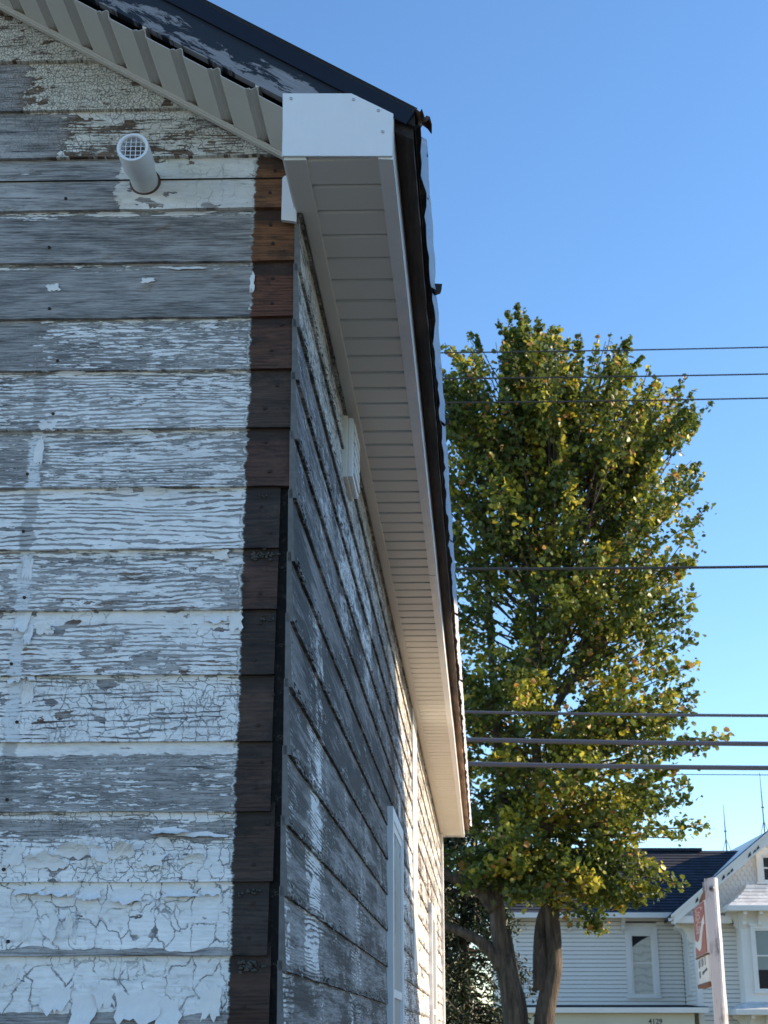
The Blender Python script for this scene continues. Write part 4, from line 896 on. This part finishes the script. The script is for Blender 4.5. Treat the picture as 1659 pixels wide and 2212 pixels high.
w = wp_(wbox('side_window', M['trim'], wh, fx - .02, fx + .05, WF + .75, WF + 1.35, at(1480, 2150, 39.5).z, at(1480, 2012, 39.5).z, bev=.01)); bpy.context.view_layer.update()
sub(wbox('pane', M['glass'], None, fx - .03, fx - .018, WF + .85, WF + 1.25, at(1480, 2145, 39.5).z, at(1480, 2020, 39.5).z), w)
# rakes
ov = .55; yR = WF - .45
def rk(s, n): return Vector((fx - ov + s, yR, wzE - .13 - ov * gs + s * gs + n + .42))
bm = bmesh.new(); prism(bm, [(0, -.02), (4, -.02), (4, .20), (0, .20)], lambda s, n: rk(s, n), lambda s, n: rk(s, n) + Vector((0, .05, 0))); wp_(obj('bargeboard', bmx('bargeboard', bm), M['trim'], wh))
bm = bmesh.new(); prism(bm, [(-.06, .201), (4, .201), (4, .26), (-.06, .26)], lambda s, n: rk(s, n) + Vector((0, -.05, 0)), lambda s, n: rk(s, n) + Vector((0, .06, 0))); wp_(obj('rake_moulding', bmx('rake_moulding', bm), M['trim'], wh))
bm = bmesh.new(); prism(bm, [(-.08, .205), (1.2, .205), (2.4, .205), (3.9, .205), (3.9, .29), (2.4, .29), (1.2, .29), (-.08, .29)], lambda s, n: rk(s, n) + Vector((0, .07, 0)), lambda s, n: (lambda q: (lambda yy: Vector((q.x + .105 * (yy - yR), yy, q.z)))(min(RY, 40.0 + max(0, (q.z - ez.z)) / ((rz.z - ez.z) / (RY - 39.55)))))(rk(s, n))); wp_(obj('wing_roof', bmx('wing_roof', bm), M['shingle'], wh))
bm = bmesh.new(); prism(bm, [(-.05, .12), (4, .12), (4, .20), (-.05, .20)], lambda s, n: rk(s, n) + Vector((0, .051, 0)), lambda s, n: rk(s, n) + Vector((0, .47, 0))); wp_(obj('rake_soffit', bmx('rake_soffit', bm), M['trim'], wh))
for s0 in (.55, 1.25, 1.95, 2.6):
    for d, hgt in ((0, .09), (.13, .05), (.22, .07)):
        bm = bmesh.new(); prism(bm, [(s0 + d, .05), (s0 + d + .09, .05), (s0 + d + .075, .05 + hgt), (s0 + d + .03, .05 + hgt * .8)], lambda s, n: rk(s, n) + Vector((0, -.012, 0)), lambda s, n: rk(s, n) + Vector((0, -.002, 0))); wp_(obj('bargeboard_cutout', bmx('bargeboard_cutout', bm), M['dark'], wh))
# eave return box with corner brackets
wp_(wbox('eave_return', M['trim'], wh, fx - ov, fx + .9, yR + .06, WF - .012, wzE - .13, wzE + .05, bev=.02))
bracket(fx + .06, WF - .012, wzE - .135, .36, .45); bracket(fx - .006, WF + .07, wzE - .135, .42, .45, along='x'); bracket(fx - .006, WF + .9, wzE - .135, .3, .34, along='x')
# fish-scale shingles in the gable, one by one
bm = bmesh.new(); prism(bm, [(-.06, .11), (-.06, .0), (-.045, -.035), (0, -.055), (.045, -.035), (.06, 0), (.06, .11)], lambda x, z: Vector((x, -.018 + z * .08, z)), lambda x, z: Vector((x, .0, z))); FS = bmx('fish_scale_shingle', bm); FS.materials.append(M['scale'])
r_ = 0; z = wzE + .06; cnt = 0
while z < wzE + 2.1:
    x = fx - .1 + (r_ % 2) * .0625
    while x < fx + 2.6:
        if z + .08 < wzE + .4 + (x - fx) * gs and cnt < 290:
            o = bpy.data.objects.new('fish_scale_shingle', FS); COL.objects.link(o); o.parent = wh; o.matrix_parent_inverse = Matrix.Translation(-wh.location); o.location = (x, WF + .017, z); cnt += 1
        x += .125
    z += .115; r_ += 1
az0, az1 = at(1650, 1905, WF).z, at(1650, 1838, WF).z; ax0 = at(1633, 1870, WF).x
sash_window(ax0, ax0 + .95, az0, az1, WF - .06, rail=.5)
# bay with shingled pent roofs
bx0 = at(1606, 2080, WF - .6).x; by = WF - .6
bz0, bz1 = at(1620, 2146, by).z, at(1620, 1968, by).z
wp_(wbox('bay_wall', M['trim'], wh, bx0, bx0 + 2.6, by + .03, WF + .02, bz0 - 1.6, bz1 + .02))
def pent(ztop, zbot, name):
    bm = bmesh.new()
    n = 6
    for i in range(n):
        t0, t1 = i / n, (i + 1) / n; e = lambda t: .62 * (1 - t) ** 1.4; zz = lambda t: zbot + (ztop - zbot) * t
        o0, o1 = e(t0), e(t1) + .02
        pts = [(bx0 + .3 - o0, by + .25 - o0 * .9, zz(t0)), (bx0 + 3, by + .25 - o0 * .9, zz(t0)), (bx0 + 3, by + .25 - o1 * .9, zz(t1)), (bx0 + .3 - o1, by + .25 - o1 * .9, zz(t1))]
        A = [Vector(p_) for p_ in pts]; A[2].y += .03; A[3].y += .03
        back = [Vector((p_.x, WF + .02, p_.z)) for p_ in A]
        box_into(bm, [A[0], A[1], Vector((A[1].x, WF + .02, A[0].z)), Vector((A[0].x, WF + .02, A[0].z)), A[3], A[2], Vector((A[2].x, WF + .02, A[2].z)), Vector((A[3].x, WF + .02, A[3].z))])
    wp_(obj(name, bmx(name, bm), M['scale'], wh))
    wp_(wbox('cornice', M['trim'], wh, bx0 - .36, bx0 + 3, by - .36, WF + .01, zbot - .14, zbot - .002, bev=.02))
    for dx in (.03, .42, 1.7): bracket(bx0 + dx + .05, by + .028, zbot - .142, .30, .38)
    bracket(bx0 - .001, by + .3, zbot - .142, .28, .38, along='x')
pent(at(1620, 1909, by).z, at(1620, 1957, by).z, 'pent_roof')
pent(at(1620, 2146, by).z, at(1620, 2180, by).z, 'pent_roof')
sash_window(at(1624, 2050, by).x, at(1624, 2050, by).x + 1.0, at(1640, 2140, by).z, at(1640, 2000, by).z, by, glass_tone=-1, rail=.55, cas=.07)
# porch
PY = 38.0; pz1 = at(1300, 2176, PY).z; pz0 = at(1300, 2188, PY).z; px1 = at(1530, 2180, PY).x
roof_rows('porch_roof', (xL - .3, PY - .05, pz1 + .0), (px1, PY - .05, pz1), (xL - .3, WY, zPorch), (px1 - .02, WY, zPorch), 8)
wp_(wbox('porch_fascia', M['trim'], wh, xL - .3, px1, PY - .06, PY - .02, pz0, pz1 - .002, bev=.005))
bm_z0 = pz0 - .62
beam = wp_(wbox('porch_beam', M['beam'], wh, xL + .1, at(1503, 2200, PY).x, PY + .15, PY + .33, bm_z0, pz0 - .005))
wp_(wbox('porch_ceiling', M['beam'], wh, xL - .25, px1 - .05, PY - .019, WY - .03, pz0 + .005, pz0 + .04))
wp_(wbox('porch_post', M['trim'], wh, at(1490, 2200, PY).x - .12, at(1503, 2200, PY).x - .01, PY + .16, PY + .30, 0, bm_z0 - .001, bev=.01))
bpy.context.view_layer.update()
me = text_mesh('4129', .17, 0, .004); me.materials.append(M['ink'])
t_ = bpy.data.objects.new('house_number', me); COL.objects.link(t_); t_.rotation_euler = (R(90), 0, 0); sub(t_, beam); c = at(1416, 2207, PY + .14); t_.location = (c.x, PY + .144, c.z)
for nm, (pxa, pya, pyb, Y) in (('antenna_mast', (1568, 1738, 1838, 43.4)), ('antenna_mast', (1650, 1668, 1800, 42.5))):
    a, b = at(pxa, pya, Y), at(pxa + 2, pyb, Y); t0 = empty(nm, 'thin antenna mast with stay legs on the dark ridge of the white house' if pxa < 1600 else 'thin antenna mast rising behind the front gable of the white house', 'antenna', 'roof antennas', loc=(b.x, Y, b.z))
    bm = bmesh.new(); hgt = a.z - b.z; tube_into(bm, [Vector((0, 0, -.1)), Vector((0, 0, hgt * .55)), Vector((0, 0, hgt))], [.022, .018, .007], 6); obj('mast', bmx('mast', bm), M['mast'], t0)
    for s in (-1, 1):
        bm = bmesh.new(); tube_into(bm, [Vector((s * .16, -.05, -.15)), Vector((0, 0, .35))], .009, 5); obj('stay_leg', bmx('stay_leg', bm), M['mast'], t0)
    bm = bmesh.new(); tube_into(bm, [Vector((-.04, 0, hgt * .42)), Vector((.04, 0, hgt * .42))], .02, 6); obj('collar', bmx('collar', bm), M['mast'], t0)

# ------------------------------------------------------------------ sign post and sign
P0 = at(1540, 1898, 16); zt = P0.z; pxc = 3.445
post = empty('sign_post', 'weathered white square wooden post carrying the red sign', 'post', loc=(pxc, 16, 0))
bm = bmesh.new(); n = 14; hw_ = .058
for i in range(n):
    pass
vs_, fs = [], []; prof8 = [(-1, -.75), (-.75, -1), (.75, -1), (1, -.75), (1, .75), (.75, 1), (-.75, 1), (-1, .75)]
rr = random.Random(5)
for i in range(n + 1):
    z = zt * i / n
    for (x, y) in prof8: vs_.append((x * hw_ * (1.06 - .06 * i / n) + rr.uniform(-.004, .004), y * hw_ + rr.uniform(-.003, .003), z + (rr.uniform(-.012, .012) if i == n else 0)))
for i in range(n):
    for k in range(8): fs.append((i * 8 + k, i * 8 + (k + 1) % 8, (i + 1) * 8 + (k + 1) % 8, (i + 1) * 8 + k))
fs.append(tuple(range(n * 8, n * 8 + 8)))
obj('timber', pmesh('timber', vs_, fs), M['post'], post)
bm = bmesh.new(); bmesh.ops.create_cone(bm, cap_ends=True, segments=14, radius1=.032, radius2=.030, depth=.016, matrix=Matrix.Translation((.02, -hw_ - .008, zt - .11)) @ Matrix.Rotation(R(90), 4, 'X')); w_ = obj('bolt_washer', bmx('bolt_washer', bm), M['mast'], post)
bm = bmesh.new(); bmesh.ops.create_cone(bm, cap_ends=True, segments=6, radius1=.014, radius2=.012, depth=.018, matrix=Matrix.Translation((.02, -hw_ - .022, zt - .11)) @ Matrix.Rotation(R(90), 4, 'X')); obj('bolt', bmx('bolt', bm), M['ink'], post)
post.rotation_euler.z = R(-32)
# the sign hangs beside the post, end-on to us, its red face turned to the left
sg = empty('hanging_sign', 'faded red and white soft drink sign hanging beside the white post', 'sign', loc=(3.40, 16.1, 2.0))
Yn, Yf = 16.12, 17.25
TLp, TRp, BRp, BLp = at(1494, 1960, Yf), at(1518, 1944, Yn), at(1531, 2058, Yn), at(1508, 2073, Yf)
O = Vector((BRp.x - .002, Yn, 0)); Uv = Vector((at(1501, 2010, Yf).x - at(1524, 2000, Yn).x, Yf - Yn, 0)); WL = Uv.length; Uv.normalize(); Nv = Vector((0, 0, 1)).cross(Uv) * 1.0
if Nv.x > 0: Nv = -Nv
O = Vector((at(1524, 2000, Yn).x, Yn, 0))
zT, zM, zB = TRp.z, BRp.z, at(1534, 2120, Yn).z
def sp(u, d, z): return O + Uv * u + Nv * d + Vector((0, 0, z))
def sbox(name, mat, u0, u1, d0, d1, z0, z1, bev=0):
    bm = bmesh.new(); box_into(bm, [sp(u0, d0, z0), sp(u1, d0, z0), sp(u1, d1, z0), sp(u0, d1, z0), sp(u0, d0, z1), sp(u1, d0, z1), sp(u1, d1, z1), sp(u0, d1, z1)], bev); return wpart(obj(name, bmx(name, bm), mat, sg), sg)
sbox('sign_box', M['signwhite'], 0, WL, -.11, -.002, zM, zT, .004)
red = sbox('red_panel', M['red'], .012, WL - .012, -.001, .006, zM + .012, zT - .012)
sbox('sign_lip', M['rustwood'], 0, WL, -.11, .012, zM - .018, zM - .001)
low_ = sbox('white_panel', M['signwhite'], .02, WL - .02, -.05, -.004, zB, zM - .019)
sbox('bottom_rail', M['rustwood'], 0, WL, -.07, .01, zB - .04, zB - .001)
bm = bmesh.new(); tube_into(bm, [sp(.0, -.05, zT + .10), sp(.35, -.05, zT + .07), sp(.55, -.05, zT + .02)], [.03, .035, .045], 10); wpart(obj('hanger_arm', bmx('hanger_arm', bm), M['rustwood'], sg), sg)
bm = bmesh.new(); tube_into(bm, [sp(-.05, -.05, zT + .16), sp(.45, -.05, zT + .15)], .012, 6); tube_into(bm, [sp(.4, -.05, zT + .05), sp(.4, -.05, zT + .22)], .009, 6); wpart(obj('hanger_rod', bmx('hanger_rod', bm), M['mast'], sg), sg)
# swoosh and lettering, flat print on the panels. panel coords: p across (0 = far/left edge as seen .. WL), q up
def panel_poly(name, poly, mat, d, par):
    bm = bmesh.new(); prism(bm, poly, lambda p, q: sp(WL - p, d, q), lambda p, q: sp(WL - p, d + .002, q)); o = obj(name, bmx(name, bm), mat, None); bpy.context.view_layer.update(); sub(o, par); return o
hT = zT - zM
def qq(f): return zM + hT * f
wave = [(.04, .36), (.20, .29), (.40, .30), (.62, .50), (.80, .66), (.985, .72), (.985, .56), (.86, .53), (.70, .36), (.55, .14), (.40, .09), (.04, .22)]
ps = [(max(.014, min(WL - .014, p * WL)), qq(q)) for p, q in wave]
panel_poly('wave_stripe', ps, M['signwhite'], .0065, red)
me = text_mesh('Coca-Cola', .40, .35); me.materials.append(M['letter_pink'])
rot = Matrix((tuple(Vector((0, 0, -1))) + (0,), tuple(-Uv) + (0,), tuple(Nv) + (0,), (0, 0, 0, 1))).transposed()
rot = Matrix.Identity(4); X_, Y_, Z_ = Vector((0, 0, -1)), -Uv, Nv
if X_.cross(Y_).dot(Z_) < 0: X_ = -X_
for k in range(3): rot[k][0], rot[k][1], rot[k][2] = X_[k], Y_[k], Z_[k]
w_ = max(v.co.x for v in me.vertices) - min(v.co.x for v in me.vertices); hh = max(v.co.y for v in me.vertices) - min(v.co.y for v in me.vertices)
cw = Matrix.Diagonal((hT * .50 / w_, WL * .62 / hh, 1, 1)); me.transform(cw); me.transform(rot); me.transform(Matrix.Translation(sp(WL * .52, .0075, qq(.70))))
t_ = bpy.data.objects.new('lettering', me); COL.objects.link(t_); bpy.context.view_layer.update(); sub(t_, red)
hL = zM - zB
for (p0, p1, q0, q1) in ((.12, .22, .58, .86), (.26, .30, .62, .9), (.40, .50, .60, .88), (.54, .58, .64, .90), (.70, .76, .62, .92), (.12, .26, .22, .46)):
    panel_poly('lettering', [(p0 * WL, zB + hL * q0), (p1 * WL, zB + hL * q0), (p1 * WL, zB + hL * q1), (p0 * WL, zB + hL * q1)], plain('grey_lettering', (.16, .17, .19), .6) if 'grey_lettering' not in bpy.data.materials else bpy.data.materials['grey_lettering'], -.0035, low_)
panel_poly('arrow_mark', [(.42 * WL, zB + hL * .34), (.46 * WL, zB + hL * .30), (.72 * WL, zB + hL * .40), (.86 * WL, zB + hL * .40), (.86 * WL, zB + hL * .50), (.76 * WL, zB + hL * .50), (.70 * WL, zB + hL * .46), (.44 * WL, zB + hL * .42)], M['ink'], -.0035, low_)

# ------------------------------------------------------------------ overhead wires along the street
WIRES = [((965, 762), (1659, 750), .010, 'wire', 'thin overhead wire, highest of all, across the tree top'),
         ((965, 818), (1659, 808), .011, 'wire', 'thin overhead wire, second from the top'),
         ((965, 870), (1659, 860), .011, 'wire', 'thin overhead wire, third from the top'),
         ((985, 1229), (1659, 1224), .019, 'wire', 'lone twisted dark wire crossing the middle of the maple crown'),
         ((1005, 1538), (1659, 1546), .021, 'cable', 'medium grey wire just above the two thick cables'),
         ((1012, 1598), (1659, 1607), .033, 'cable', 'upper of the two thick grey cables across the maple'),
         ((1015, 1650), (1659, 1659), .033, 'cable', 'lower of the two thick grey cables across the maple')]
for (p, q, r, m_, lab) in WIRES:
    a, b = at(*p, 19), at(*q, 19); d = (b - a) / (b.x - a.x); bm = bmesh.new(); pts = []
    for i in range(41):
        x = -14 + 34 * i / 40; s = (x - a.x) / (b.x - a.x)
        pts.append(a + d * (x - a.x) + Vector((0, 0, 0.030 * (s * (s - 1)) )))
    tube_into(bm, pts, r, 8); obj('overhead_wire', bmx('overhead_wire', bm, True), M[m_], None, lab, 'wire', 'overhead wires')
a, b = at(1480, 1673, 36), at(1659, 1674, 36); d = (b - a) / (b.x - a.x); bm = bmesh.new(); tube_into(bm, [a - d * 20, a + d * 40], .010, 6)
obj('overhead_wire', bmx('overhead_wire', bm), M['wire'], None, 'hair-thin far wire just below the thick cables', 'wire', 'overhead wires')
